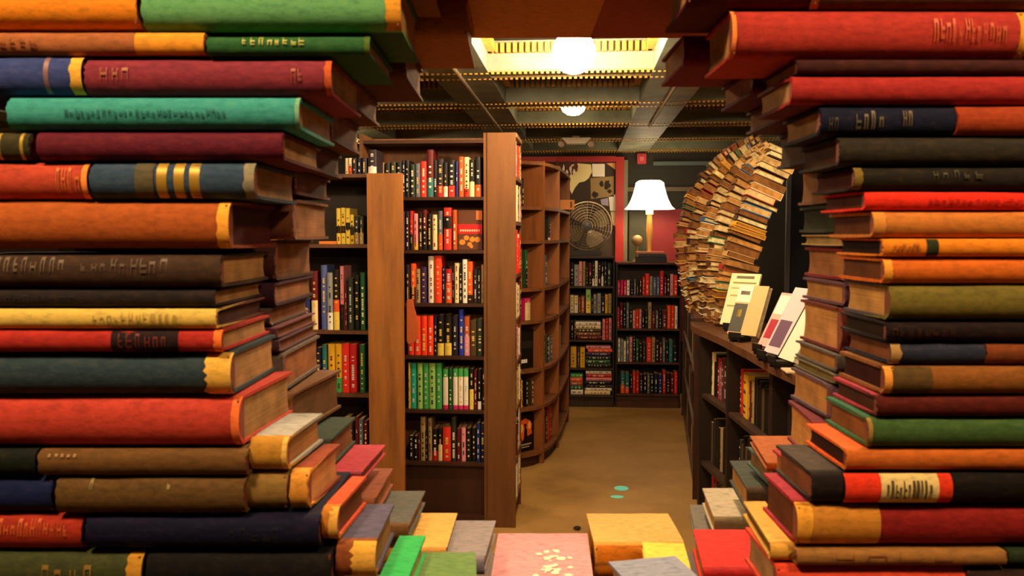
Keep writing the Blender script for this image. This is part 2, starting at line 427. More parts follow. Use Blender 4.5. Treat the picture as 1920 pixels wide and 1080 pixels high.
# ---- right pile, front course
RF = [
 ('brown olive hardback at the top right corner', 1528, 2060, -75, 11, '#5a3a1c', dict(feats=[('cap', 0, .006, '#b8782c')])),
 ('dark maroon hardback at the top edge beside the brown olive one', 1290, 1524, -75, 6, '#4a141a', dict()),
 ('thick red hardback with orange worn end, top of right pile', 1375, 1912, 14, 106, '#a83026', dict(feats=[('text', .7, .96, 12, '#c8602a', .3, .8), ('cap', 0, .003, '#ff8a3c')])),
 ('red hardback with frayed end at the top right edge', 1915, 2100, 14, 106, '#a8301c', dict(feats=[('cap', 0, .008, '#e89a30')])),
 ('thin dark brown hardback between the two upper red ones', 1495, 2080, 108, 137, '#3a1612', dict()),
 ('slim red hardback second from the top right', 1486, 2070, 139, 194, '#a02824', dict(board='#5a2030')),
 ('black hardback with antique gilt letters', 1540, 1795, 197, 253, '#10132a', dict(feats=[('text', .06, .14, 2, '#6a5a2c', .15, .85), ('text', .26, .48, 4, '#8d7a3c', .2, .85), ('text', .6, .68, 2, '#8a6f36', .3, .85)])),
 ('rust orange hardback beside the black gilt lettered one', 1798, 2080, 197, 253, '#9a3a18', dict()),
 ('charcoal olive hardback in the right pile', 1576, 2070, 256, 310, '#2a261c', dict(pages='#4a2416')),
 ('black olive hardback with yellowed end', 1604, 2090, 313, 356, '#1e1a12', dict(feats=[('cap', 0, .006, '#7a6428'), ('text', .3, .5, 5, '#4a4220', .5, .9)], pages='#5e2414')),
 ('slim bright scarlet hardback in the right pile', 1622, 2100, 357, 394, '#f0301c', dict(feats=[('text', .25, .62, 14, '#b02018', .3, .6)], pages='#5a3018')),
 ('tan orange hardback with worn rounded end', 1640, 2100, 396, 446, '#c87830', dict(feats=[('cap', 0, .009, '#d8903c')], pages='#5e3218')),
 ('orange hardback with a dark green band and lettering', 1656, 2100, 447, 482, '#e8861c', dict(feats=[('label', .185, .235, '#2a3218', 'dark green band'), ('text', .045, .165, 6, '#8a4a14', .25, .75)], pages='#2a1210')),
 ('orange hardback with yellow end under the banded one', 1660, 2100, 484, 533, '#d4681c', dict(feats=[('cap', 0, .0065, '#f4a438')], pages='#6a3c1c')),
 ('thick olive hardback in the right pile', 1671, 2110, 534, 603, '#6f6428', dict(pages='#d09a54', board='#4a4450')),
 ('near black hardback with maroon lettering under the olive one', 1664, 2110, 605, 642, '#1c1010', dict(feats=[('text', .02, .3, 8, '#48201a', .3, .7)], pages='#2a1a0c')),
 ('dark slate hardback with worn cream end', 1672, 1848, 643, 686, '#2a2f40', dict(feats=[('cap', 0, .008, '#b08a50')], pages='#8a5430')),
 ('rust brown hardback at the right edge beside the dark slate one', 1851, 2100, 643, 686, '#80401c', dict()),
 ('brown orange hardback with frayed orange end', 1661, 2100, 688, 742, '#8a5420', dict(feats=[('cap', 0, .008, '#f0a040'), ('label', .03, .2, '#5a4420', 'darker worn patch')], pages='#3c1410')),
 ('dark maroon hardback with red cover edge', 1646, 2100, 744, 785, '#541810', dict(pages='#4e2c18', board='#a83040')),
 ('moss green hardback in the right pile', 1631, 2100, 787, 843, '#3c5c2c', dict(board='#2f6a48', pages='#8a5c30', feats=[('cap', 0, .003, '#a07838')])),
 ('orange hardback with bright orange cover under the green one', 1588, 2100, 845, 888, '#c46420', dict(board='#f0601c', pages='#3a1a0c')),
 ('dark brown black hardback with charcoal cover beside the cream labelled one', 1524, 1584, 890, 949, '#1c1412', dict(board='#3e342c', pages='#8a5430')),
 ('black hardback with an orange and cream title label', 1586, 2100, 890, 949, '#120f0c', dict(feats=[('label', 0, .39, '#e8381c', 'orange red label'), ('label', .13, .34, '#e8cc84', 'cream title panel'), ('text', .15, .32, 11, '#7a6a40', .2, .8)])),
 ('thick dark red hardback with a torn tan spine end', 1497, 2060, 951, 1032, '#8a1c18', dict(feats=[('label', .0, .275, '#c8842c', 'torn tan spine cloth'), ('cap', 0, .012, '#f0a838')], board='#a8283c', pages='#6a3a1c')),
 ('tan brown hardback under the thick dark red one', 1495, 1888, 1034, 1064, '#9a6a34', dict(feats=[('text', .18, .8, 4, '#7a3a20', .1, .9)])),
 ('dark green hardback at the bottom right corner', 1892, 2100, 1034, 1064, '#26331c', dict()),
 ('orange red hardback along the bottom right edge', 1458, 1812, 1067, 1140, '#e0482c', dict()),
 ('dark brown hardback at the bottom right edge', 1816, 2100, 1067, 1140, '#2c1a14', dict()),
]
for (lb, a, b, c, d_, col, kw) in RF:
    front(lb, a, b, c, d_, col, d=.70 + random.uniform(0, .005), side='R', group=GF, **kw)
front('yellow topped hardback with worn tan spine', 1446, 1493, 1031, 1064, '#c08a34', d=.712, side='R', W=.12, xb=1392, board='#dcaa4a', pages='#7a5424', group=GF, feats=[('cap', 0, .016, '#d8a040')])
front('brown hardback over the top right corner', 1500, 2050, -160, -78, '#5a2a1c', side='R', group=GF)

# ---- right pile, second course
RS = [
 ('maroon hardback end beside the skylight on the right', 1283, 62, 122, '#6a1a22', dict(pages='#a8784a', L=.16)),
 ('dark plum hardback end beneath the red one at upper right', 1412, 124, 176, '#4a1a26', dict(pages='#a8704a')),
 ('brown plum hardback end in the opening at upper right', 1466, 178, 226, '#46202c', dict(pages='#8a5a38')),
 ('grey violet hardback end beside the top of the book arch', 1532, 228, 300, '#3e3442', dict(pages='#5a3a24')),
 ('tan paged hardback end beside the black olive one', 1578, 302, 378, '#8a5a34', dict(pages='#b07a44')),
 ('dark green hardback end with pale edge', 1580, 382, 436, '#2c3422', dict(pages='#3a3c26')),
 ('slim cream hardback end in the right pile', 1584, 440, 462, '#c8a870', dict(pages='#b89a62')),
 ('tan paged hardback end with red cover in the right pile', 1591, 466, 528, '#7a1c22', dict(pages='#a87040')),
 ('violet edged tan paged hardback end', 1586, 530, 576, '#5a3a48', dict(pages='#c08a4c')),
 ('thick tan paged hardback end with brown cover', 1581, 578, 664, '#6a2a1c', dict(pages='#cf9452')),
 ('grey edged tan paged hardback end beneath the thick one', 1570, 666, 700, '#5a524c', dict(pages='#b88242')),
 ('slim grey green hardback end above the tan one', 1566, 702, 722, '#6a6448', dict(pages='#8a7440')),
 ('tan paged hardback end with violet cover lower in the right pile', 1560, 724, 790, '#5a4450', dict(pages='#cc9250')),
 ('long maroon topped hardback with tan page edges', 1530, 795, 880, '#7a1c2c', dict(board='#6a2028', pages='#cf9048', xb=1476)),
 ('red topped hardback end lower in the right pile', 1520, 900, 960, '#7a1c2c', dict(board='#a82c3c', pages='#b07a3c')),
]
for (lb, xi, c, d_, col, kw) in RS:
    kw = dict(dict(d=.808, W=.12), **kw)
    inner(lb, xi, c, d_, col, 'R', group=GF, **kw)
RT = [
 ('orange brown topped hardback beside the long maroon one', 1438, 868, 884, .935, .13, 1405, '#a8501c', dict(board='#a85a28', pages='#8a5a2c', L=.15)),
 ('slim teal hardback under the orange brown topped one', 1462, 892, 930, .93, .13, 1400, '#3a5450', dict(board='#46605a', pages='#8a6a44', L=.15)),
 ('charcoal green topped hardback in the lower right of the opening', 1402, 918, 964, .98, .13, 1367, '#4a3a2a', dict(board='#39423a', pages='#b88a4c', L=.16)),
 ('pale grey topped hardback with tan pages', 1340, 974, 1010, 1.02, .13, 1316, '#7a6a4c', dict(board='#b4a890', pages='#d49a4c', L=.17)),
 ('slim dark grey topped hardback beside the pale grey one', 1306, 1012, 1034, 1.05, .14, 1292, '#6a6460', dict(board='#6e6a62', pages='#c8a878', L=.12)),
 ('bright red topped hardback at the bottom of the opening', 1320, 1072, 1120, .877, .13, 1298, '#b8201c', dict(board='#d82c28', pages='#d89a48', L=.068)),
]
for (lb, xi, c, d_, dd, W, xb, col, kw) in RT:
    inner(lb, xi, c, d_, col, 'R', d=dd, W=W, xb=xb, group=GF, **kw)

# ---- bottom of the opening
ua, _ = atd(916, 1100, .9); ub, _ = atd(1112, 1100, .9)
zt = -565 * 1.07 / F
b = hardback('faded pink hardback with flaked white title lying flat', U * ua + G * .875 + Vector((0, 0, EYE + zt - .036)), ub - ua, .185, .036, '#d8949a', YAW, .008, pages='#e0b870', board='#dc989e', group=GF)
bm = bmesh.new(); rnd = random.Random(3)
for k in range(34):
    cx = rnd.gauss(.078, .012); cy = rnd.gauss(.085, .028); r = rnd.uniform(.002, .0065)
    if not (.05 < cx < .102 and .02 < cy < .13): continue
    vs = [bm.verts.new((cx + r * rnd.uniform(.5, 1.2) * math.cos(a * PI / 4), cy + r * rnd.uniform(.5, 1.4) * math.sin(a * PI / 4), .0368 + k * 1e-5)) for a in range(8)]
    bm.faces.new(vs)
o = meshobj('flaked_title', bm, plain('#f0dcc0', .7), b); o['label'] = 'flaked white title'
ua, z1 = atd(1116, 1026, .97); ub, _ = atd(1288, 1026, .97)
hardback('large worn yellow tan hardback with loose orange pages', U * ua + G * .97 + Vector((0, 0, EYE + z1 - .040)), ub - ua, .12, .040, '#d89a3c', YAW, 0, pages='#e8982c', board='#dcae5c', group=GF,
         feats=[('text', .0, .85, 3, '#8a4a14', .42, .55), ('label', .02, .97, '#d87a18', 'bare orange spine lining')])
ua, z1 = atd(1206, 1050, .90); ub, _ = atd(1288, 1040, .90)
hardback('small torn yellow paperback at the bottom of the opening', U * ua + G * .88 + Vector((0, 0, EYE + z1 - .012)), ub - ua, .08, .010, '#e8c040', YAW - .1, 0, pages='#e8b838', board='#f0d050', group=GF, name='paperback_book')
ua, z1 = atd(1200, 1128, .78); ub, _ = atd(1312, 1100, .78)
hardback('blue grey hardback turned askew at the bottom edge', U * ua + G * .795 + Vector((0, 0, EYE + z1 - .030)), .075, .085, .030, '#7c86a0', YAW + .22, 0, pages='#b89a6c', board='#8a92a8', group=GF)
# ---- the lintel over the opening: books seen from below
for lb, x0, x1, d0, W, z, T, col in (
    ('wide brown hardback bridging the top of the opening', 758, 1113.5, .862, .19, .238, .045, '#b87840'),
    ('wide dark maroon hardback bridging the top of the opening', 1114, 1420, .862, .19, .238, .045, '#8a3a2c'),
    ('brown hardback over the front of the opening', 700, 1113, .70, .155, .236, .05, '#a86c38'),
    ('dark red hardback over the front of the opening', 1113.5, 1500, .70, .155, .236, .05, '#7a2a24')):
    dm = 1.0 if d0 > .8 else .7
    ua, _ = atd(x0, 60, dm); ub, _ = atd(x1, 60, dm)
    hardback(lb, U * ua + G * d0 + Vector((0, 0, EYE + z)), ub - ua, W, T, col, YAW, 0, pages='#8a5a30', group=GF)

# plinth that carries the wall of books
def uv(u, d, z): return U * u + G * d + Vector((0, 0, z))
pl = empty('book_wall_counter', uv(0, .9, 0), 'dark wooden counter carrying the wall of stacked books', 'counter', YAW)
zc = EYE - .405
obox('worktop', -1.0, 1.0, -.24, .17, zc - .04, zc, wood('#4a2814'), pl, .004)
obox('body', -.97, .97, -.2, .15, 0, zc - .04, wood('#3c2010'), pl)

# ================================================================ the room
CB = 2.42   # underside of the ceiling beams
CT = 2.56
floor_m = ramp_mat('floor_concrete', ['#84602e', '#a07a40', '#b0894c', '#c09858'], scale=(1.6, 1.6, 1), detail=8, rough=.55, bump=.15, bscale=40, lo=.25, hi=.75)
obox('floor', -5.5, 4.5, -3, 9, -.1, 0, floor_m)['kind'] = 'structure'
dark = plain('#2a2620', .8)
obox('ceiling', -5.5, 4.5, -3, 9, CT + .02, CT + .1, plain('#241f18', .8))['kind'] = 'structure'
for nm, a in (('wall_left', (-5.6, -5.5, -3, 9)), ('wall_right', (4.5, 4.6, -3, 9)), ('wall_front', (-5.5, 4.5, -3.1, -3)), ):
    obox(nm, a[0], a[1], a[2], a[3], 0, CT + .1, plain('#3a2a1c', .8))['kind'] = 'structure'
obox('wall_back', -5.5, 4.5, 8.62, 8.75, 0, CT + .1, plain('#24221c', .75))['kind'] = 'structure'
# coffered ceiling
beam = ramp_mat('painted_beam', ['#666c60', '#7c8474', '#8c9484'], scale=(4, 4, 4), rough=.55, bump=.1)
ys = [3.44 + 1.02 * i for i in range(-6, 6)]
xs = [-.62 + 1.13 * i for i in range(-4, 5)]
BW = .15
gold = plain('#d0a048', .4, .4)
t = empty('ceiling_coffers', (0, 4, CB), 'grey green coffered ceiling beams with gilt beaded trim', 'ceiling beams')
t['kind'] = 'structure'
def rel(bm_fn): return bm_fn
for i, x in enumerate(xs):
    o = obox('trim_%d' % (i + 1), x - BW, x + BW, -3, 8.6, CB, CT + .02, beam); o['kind'] = 'structure'
n0 = len(xs)
for i, y in enumerate(ys):
    o = obox('trim_%d' % (n0 + i + 1), -5.5, 4.5, y - .09, y + .09, CB + .012, CT + .02, beam); o['kind'] = 'structure'
bpy.data.objects.remove(t)
# gilt bead mouldings round the coffers
bm = bmesh.new()
for y in ys:
    if y < 2: continue
    for s in (-1, 1):
        yy = y + s * .078
        box(bm, -3.2, 3.2, yy - .012, yy + .012, CB + .004, CB + .0125, 0)
        k = -3.2
        while k < 3.2:
            box(bm, k, k + .014, yy - .009, yy + .009, CB - .006, CB + .004, 1); k += .028
o = meshobj('trim_%d' % (n0 + len(ys) + 1), bm, [plain('#8a7448', .5), gold]); o['kind'] = 'structure'
bm = bmesh.new()
xi0, xi1 = xs[4] + BW, xs[5] - BW
for j, y in enumerate(ys[:-1]):
    if y < 1.9: continue
    y0, y1 = y + .09, ys[j + 1] - .09
    for (a, b_) in ((xi0, xi1), (xs[3] + BW, xs[4] - BW), (xs[5] + BW, xs[6] - BW)):
        # rope moulding at the top of each coffer
        k = a
        while k < b_:
            box(bm, k, k + .02, y1 - .04, y1 - .001, CT - .045, CT, 0); k += .032
        k = y0
        while k < y1:
            box(bm, a + .001, a + .04, k, k + .02, CT - .045, CT, 0); box(bm, b_ - .04, b_ - .001, k, k + .02, CT - .045, CT, 0); k += .032
o = meshobj('trim_%d' % (n0 + len(ys) + 2), bm, [gold]); o['kind'] = 'structure'
# thin conduits under the beams
for lb, x, y0, y1 in (('thin pale conduit under the left ceiling beam', xs[4], 2.2, 6.7), ('thin pale conduit under the right ceiling beam', xs[5], 2.2, 6.5), ('short conduit under the far right ceiling beam', xs[6] - .1, 4.2, 6.6)):
    bm = bmesh.new(); tube(bm, [(x, y0, CB - .011), (x, y1, CB - .011)], .0105, 8)
    tag(meshobj('conduit', bm, plain('#8a7a60', .4, .5), None, True), lb, 'conduit')

# ---- ceiling lamps
def globe_lamp(lb, x, y, z, r, strength, col='#ffd8a8', top=None):
    top = top or CT + .02
    t = empty('ceiling_lamp', (x, y, z), lb, 'ceiling lamp')
    bm = bmesh.new(); bmesh.ops.create_uvsphere(bm, u_segments=24, v_segments=14, radius=r)
    m, n, l, b = newmat('lamp_glass'); b.inputs['Base Color'].default_value = lin('#fff2d8')
    b.inputs['Emission Color'].default_value = lin(col); b.inputs['Emission Strength'].default_value = strength
    meshobj('globe', bm, m, t, True)
    bm = bmesh.new(); lathe(bm, [(.0, r * .9), (.045, r * .92), (.05, top - z - .012), (.06, top - z - .01), (.06, top - z)], 20)
    meshobj('fitting', bm, plain('#6a5a3c', .4, .6), t, True)
    return t
p = aty(1076, 98, 3.85)
globe_lamp('blazing round globe lamp in the nearest ceiling coffer', p.x, p.y, p.z, .096, 260)
def dome_lamp(lb, x, y, z, r, strength):
    t = empty('dome_lamp', (x, y, z), lb, 'ceiling lamp')
    bm = bmesh.new(); lathe(bm, [(.001, -.06), (r * .5, -.052), (r * .85, -.03), (r, 0)], 28)
    m, n, l, b = newmat('dome_glass'); b.inputs['Base Color'].default_value = lin('#fff2d8')
    b.inputs['Emission Color'].default_value = lin('#ffd9a0'); b.inputs['Emission Strength'].default_value = strength
    meshobj('diffuser', bm, m, t, True)
    bm = bmesh.new(); lathe(bm, [(r * 1.02, -.005), (r * 1.08, .0), (r * 1.08, .02), (.0, .021)], 28)
    meshobj('rim', bm, plain('#8a7a50', .4, .6), t, True)
    bm = bmesh.new(); lathe(bm, [(.015, .021), (.015, CT + .02 - z), (.0, CT + .02 - z)], 16); meshobj('stem', bm, plain('#8a7a50', .4, .6), t, True)
    return t
p = aty(1075, 206, 5.9)
dome_lamp('small glowing dome lamp in the middle ceiling coffer', p.x, 5.9, p.z + .02, .085, 60)
# unseen lamps; near-aisle, right-counter and both far ones are added for extra light
for lb, x, y, r, s in (('added unseen globe lamp over the near end of the aisle', .05, 1.75, .09, 230), ('round globe lamp above the reading side of the book wall', -.5, .16, .09, FRONT_LAMP), ('round globe lamp on the right before the book wall', .62, .16, .09, FRONT_LAMP * .8),
                    ('round globe lamp over the left bookcases', -1.7, 2.6, .09, 260), ('added unseen globe lamp over the right counter', 1.5, 3.6, .09, 60),
                    ('added unseen globe lamp at the far end of the left aisle', -2.1, 6.6, .09, 140), ('added unseen globe lamp over the far right corner', 2.3, 6.8, .09, 60)):
    globe_lamp(lb, x, y, 2.42, r, s)

# ---------------------------------------------------------------- shelf books
PAL = dict(k='#16130f', K='#221c24', r='#b81f1c', R='#e03020', d='#5c1418', o='#e4561c', v='#f0401c', O='#b0521c', c='#e6cf98', w='#e8e2d0', y='#d8a820', Y='#e8d050', g='#1f5a30',
           G='#3fa050', l='#8fc060', t='#20a090', T='#2a6a6a', b='#1c2a6a', B='#2838b0', n='#141c34', s='#5a6470', S='#8a8f90', p='#3a2450', P='#d0246a', q='#d88a90', m='#7a4a2a', e='#4a3a24', a='#a08a5a', u='#5060a0', z='#2a3428')
WORD = dict(k='black', K='blackish violet', r='red', R='bright red', d='maroon', o='orange', v='vermilion', O='rust orange', c='cream', w='white', y='mustard', Y='yellow', g='dark green', G='green', l='lime green',
            t='turquoise', T='teal', b='navy', B='cobalt blue', n='midnight blue', s='slate', S='grey', p='purple', P='magenta', q='pink', m='brown', e='dark brown', a='khaki', u='violet blue', z='dark olive')
pg = paper('#c9a368')
def bmat(h): return plain(h, .5, spec=.3)
def slim(T, Hh, D, cols, seed, glyph=True, lean=0):
    """upright shelf book mesh: thickness along x, spine at y=0 facing -y, height z. cols: list of (height fraction, colour)"""
    rnd = random.Random(seed); bm = bmesh.new()
    bt = min(.002, T * .12); bul = min(.006, T * .22)
    mats = [bmat(cols[-1][1]), pg]; idx = {cols[-1][1]: 0}
    def mi(h):
        if h not in idx: idx[h] = len(mats); mats.append(bmat(h))
        return idx[h]
    prof = []
    for i in range(7):
        tt = i / 6; prof.append((T * tt, bul * (abs(tt - .5) * 2) ** 2.2))
    # spine bands
    z = 0
    for fr, h in cols:
        z1 = z + fr * Hh
        for i in range(6):
            a, b_ = prof[i], prof[i + 1]
            f = bm.faces.new([bm.verts.new(v) for v in ((a[0], a[1], z), (b_[0], b_[1], z), (b_[0], b_[1], z1), (a[0], a[1], z1))]); f.material_index = mi(h); f.smooth = True
        z = z1
    box(bm, 0, bt, bul, D, 0, Hh, 0); box(bm, T - bt, T, bul, D, 0, Hh, 0)
    box(bm, bt, T - bt, bul * .8, D - .004, .002, Hh - .003, 1)
    if glyph:
        base = cols[-1][1]
        lum = sum(int(base[1 + 2 * i:3 + 2 * i], 16) for i in range(3))
        gc = mi(rnd.choice(['#e8dcc0', '#d8b860', '#c8c8c8']) if lum < 380 else rnd.choice(['#2a2020', '#7a1c1c', '#1c2a4a']))
        w_ = T * rnd.uniform(.25, .42); x0 = (T - w_) / 2; zz = Hh * rnd.uniform(.08, .16); top = Hh * rnd.uniform(.72, .92)
        while zz < top:
            h1 = rnd.uniform(.004, .011)
            if rnd.random() < .72: box(bm, x0, x0 + w_, -.0008, .001, zz, zz + h1, gc)
            zz += h1 + rnd.choice([.002, .003, .02])
    me = bpy.data.meshes.new('shelf_book'); bm.to_mesh(me); bm.free()
    for m in mats: me.materials.append(m)
    return me
LABELS = {}
def fuse(objs, name, label, cat, parent=None):
    """far books nobody could tell apart become one object"""
    bm = bmesh.new(); mats = []
    for o in objs:
        loc = Matrix.LocRotScale(o.location, o.rotation_euler, None); tmp = o.data.copy(); tmp.transform(loc)
        mp = []
        for m in o.data.materials:
            if m not in mats: mats.append(m)
            mp.append(mats.index(m))
        for p in tmp.polygons: p.material_index = mp[p.material_index]
        bm.from_mesh(tmp); bpy.data.meshes.remove(tmp); bpy.data.objects.remove(o)
    me = bpy.data.meshes.new(name); bm.to_mesh(me); bm.free()
    for m in mats: me.materials.append(m)
    o = link(bpy.data.objects.new(name, me)); return tag(o, label, cat, None, 'stuff')
def uniq(lb, alts):
    """first wording that is not yet in use"""
    for c in [lb] + alts:
        if c not in LABELS:
            LABELS[c] = 1; return c
    return alts[-1]
ORD = ['', 'first', 'second', 'third', 'fourth', 'fifth', 'sixth', 'seventh', 'eighth', 'ninth', 'tenth', 'eleventh', 'twelfth', '13th', '14th', '15th', '16th', '17th', '18th', '19th', '20th', '21st', '22nd', '23rd', '24th', '25th', '26th']
def cols_of(code):
    """'k' or 'kr3' -> bottom colour then top colour with share of ten for the lower"""
    if len(code) == 1: return [(1, PAL[code])]
    if len(code) == 3:
        f = int(code[2]) / 10; return [(f, PAL[code[1]]), (1 - f, PAL[code[0]])]
    if len(code) == 5:   # top, mid, low with shares
        f, g_ = int(code[3]) / 10, int(code[4]) / 10
        return [(f, PAL[code[2]]), (g_, PAL[code[1]]), (1 - f - g_, PAL[code[0]])]
def desc(code):
    if len(code) == 1: return WORD[code]
    if len(code) == 3: return WORD[code[0]] + ' and ' + WORD[code[1]]
    return WORD[code[0]] + ' and ' + WORD[code[2]]
def shelf_row(spec, Y, zb, where, rowname, depth=.15, rz=0, setback=0.0, conv=None):
    """spec: [(x0,x1,ytop,code)] in photo pixels for books standing with their spines on the plane Y"""
    grp = 'books on %s, %s' % (rowname, where)
    prev = None
    for i, (x0, x1, yt, code) in enumerate(spec):
        a = aty(x0, yt, Y); b_ = aty(x1, yt, Y)
        h = max(.08, a.z - zb - .002); T = max(.008, b_.x - a.x - .0012)
        lean = 0
        me = slim(T, h, depth, cols_of(code), i * 17 + int(x0) * 3 + int(yt))
        o = bpy.data.objects.new('paperback_book' if h < .2 else 'shelf_book', me); link(o)
        o.location = (a.x, Y + random.uniform(0, .012), zb + .001); o.rotation_euler = (0, 0, rz)
        lc = desc(spec[i - 1][3]) if i else None; rc = desc(spec[i + 1][3]) if i + 1 < len(spec) else None
        nb = ('between %s and %s ones' % (WORD[spec[i-1][3][0]], WORD[spec[i+1][3][0]])) if i and rc else ('leftmost' if i == 0 else 'rightmost')
        l1 = '%s book %s, %s of %s' % (desc(code), nb.replace(' ones', ''), rowname, where)
        l2 = '%s book, %s from the left, %s of %s' % (desc(code), ORD[min(i + 1, 26)], rowname, where)
        l0 = '%s %s book on %s of %s' % ('thick' if T > .035 else 'slim', desc(code), rowname, where)
        same = [s for s in spec if desc(s[3]) == desc(code)]
        cand = [l0] if len(same) == 1 else []
        cand += [l1, l2]; cand = [c_ for c_ in cand if len(c_.split()) <= 16] or [l2]
        tag(o, uniq(cand[0], cand[1:]), 'book', grp)
def flat_stack(x0, x1, ys_, codes, Y, where, rowname, zb, depth=.15):
    """horizontal pile seen spine on: ys_ has n+1 pixel heights from top to bottom"""
    grp = 'books lying flat on %s, %s' % (rowname, where)
    zs = [aty((x0 + x1) / 2, y, Y).z for y in ys_]; off = zb - zs[-1]
    n = len(codes)
    for i, code in enumerate(codes):
        jx = random.uniform(-2, 2)
        a = aty(x0 + jx, ys_[i], Y); b_ = aty(x1 + jx, ys_[i], Y)
        T = zs[i] - zs[i + 1] - .0008; L = b_.x - a.x
        me = slim(max(.006, T), L, depth, cols_of(code), i * 7 + int(x0))
        o = bpy.data.objects.new('shelf_book', me); link(o)
        # lay down: local z -> +X, local x -> +Z... rotate about y by 90 then shift
        o.rotation_euler = (0, PI / 2, 0); o.location = (a.x, Y + random.uniform(0, .01), zs[i] + off + .0006)
        pos = 'top of' if i == 0 else ('bottom of' if i == n - 1 else ORD[i + 1] + ' down')
        tag(o, '%s book, %s %sflat pile, %s of %s' % (desc(code), pos, 'left ' if 'left' in rowname else 'right ' if 'right' in rowname else '', rowname.split(' of ')[-1], where), 'book', grp)

wd_lit = wood('#8a4a20'); wd_mid = wood('#694320'); wd_dk = wood('#3a2010'); wd_blk = wood('#20140c'); wd_or = wood('#b05a20')

# ---- tall bookcase in the centre left
YB = 4.57
def Zp(y, Y=YB, x=830): return aty(x, y, Y).z
def bookcase(lb, X0, X1, Yf, depth, ztop, shelves, m_case, m_shelf, back, posts=(.02, .02), header=None, kick=None, name='bookcase', postmat=None, th=.018, postfront=0.0, panel=0):
    t = empty(name, ((X0 + X1) / 2, Yf, 0), lb, 'bookcase')
    ox = (X0 + X1) / 2
    def rb(nm, a, b_, c, d_, e, f, m, bev=0): return obox(nm, a - ox, b_ - ox, c - Yf, d_ - Yf, e, f, m, t, bev)
    rb('side_panel', X0 - posts[0], X0, Yf - postfront, Yf + depth, 0, ztop, postmat or m_case)
    if panel:
        rb('end_panel', X1, X1 + posts[1], Yf - postfront, Yf - postfront + panel, 0, ztop, postmat or m_case)
        rb('side_panel', X1, X1 + .02, Yf - postfront + panel, Yf + depth, 0, ztop, m_case)
    else: rb('side_panel', X1, X1 + posts[1], Yf - postfront, Yf + depth, 0, ztop, postmat or m_case)
    rb('back_panel', X0, X1, Yf + depth - .015, Yf + depth, 0, ztop, back)
    for z in shelves: rb('shelf', X0, X1, Yf, Yf + depth - .015, z - th, z, m_shelf)
    if header: rb('header_board', X0, X1, Yf + depth - .06, Yf + depth - .015, header, ztop, m_case)
    if kick: rb('kick_board', X0, X1, Yf + .03, Yf + .045, .06, kick, m_shelf); rb('base_ledge', X0, X1, Yf - .01, Yf + .03, .0, .06, m_shelf)
    return t
XB0 = aty(683, 500, YB).x; XB1 = aty(907, 500, YB).x
rowsB = [369, 469, 569, 668, 769, 867]
zsB = [Zp(y) for y in rowsB]
bookcase('tall brown wooden bookcase with six rows of paperbacks, centre left', XB0, XB1, YB, .26, Zp(250), zsB + [Zp(262)], wd_mid, wd_dk, wood('#7a4e2c'), posts=(.02, .02), kick=zsB[-1] - .02)
wB = 'the tall centre bookcase'
shelf_row([(646, 653, 303, 'c'), (654, 659, 303, 'wo5'), (660, 668, 308, 'k'), (669, 677, 307, 'n'), (678, 687, 308, 'K'), (689, 705, 281, 'Kw3'), (707, 713, 304, 'a'), (713, 719, 304, 'a'), (721, 730, 305, 'k'), (731, 741, 303, 'z'), (742, 752, 304, 'kw3')][6:] +
          [(753, 759, 300, 'n'), (759, 767, 300, 'k'), (768, 777, 307, 'z'), (778, 787, 306, 's'), (788, 799, 302, 'R'), (800, 812, 280, 'dT4'), (812, 819, 300, 'k'), (819, 831, 297, 'Kr3'), (831, 839, 304, 'kw3'), (840, 853, 299, 'kR3'), (854, 859, 302, 'b'), (860, 869, 293, 'o'), (870, 879, 294, 'cr2'), (880, 889, 298, 'kc4'), (890, 902, 293, 'ko3')],
          YB + .02, zsB[0], wB, 'top row')
shelf_row([(700, 712, 399, 'k'), (713, 724, 396, 's'), (725, 738, 402, 'd'), (739, 748, 398, 'k'), (749, 759, 396, 'p'), (760, 767, 396, 'K'), (768, 774, 395, 'rk4'), (775, 783, 400, 'qy2'), (784, 792, 398, 'k'), (792, 800, 393, 'dk5'), (801, 809, 400, 'k'), (810, 819, 402, 'c'), (821, 829, 395, 'so4'), (832, 846, 389, 'RkR53'), (848, 856, 393, 'O')],
          YB + .02, zsB[1], wB, 'second row')
shelf_row([(700, 714, 499, 'k'), (715, 728, 502, 'n'), (729, 742, 495, 'e'), (743, 758, 500, 'k'), (760, 768, 496, 'K'), (769, 779, 494, 'od4'), (779, 787, 504, 'a'), (788, 799, 500, 'p'), (802, 813, 480, 'w'), (814, 828, 479, 'v'), (829, 834, 500, 'n'), (835, 847, 504, 'ro6'), (848, 851, 502, 'k'), (852, 860, 493, 'c'), (861, 866, 500, 'k'), (867, 876, 486, 'w'), (876, 886, 490, 'ok2'), (887, 895, 504, 'K'), (895, 901, 505, 'k'), (902, 907, 496, 'a')],
          YB + .02, zsB[2], wB, 'third row')
shelf_row([(763, 775, 593, 'v'), (776, 788, 592, 'v'), (789, 800, 592, 'v'), (801, 812, 592, 'v'), (813, 819, 593, 'n'), (820, 832, 590, 'kY3'), (833, 846, 590, 'kY3'), (847, 858, 592, 'K'), (860, 869, 580, 'B'), (870, 880, 593, 'Oq5'), (881, 893, 600, 'e'), (894, 905, 598, 'z')],
          YB + .02, zsB[3], wB, 'fourth row')
shelf_row([(765, 769, 680, 'y'), (769, 780, 681, 't'), (782, 792, 681, 'l'), (793, 803, 681, 'G'), (804, 816, 681, 'l'), (817, 828, 681, 'G'), (830, 840, 692, 'GwP17'), (841, 848, 690, 'g'), (849, 858, 691, 'GwP17'), (859, 868, 691, 'GwP17'), (869, 878, 691, 'GwP17'), (880, 888, 692, 'kY5'), (889, 894, 694, 'd'), (895, 902, 693, 'kw2'), (903, 911, 692, 'k')],
          YB + .02, zsB[4], wB, 'fifth row')
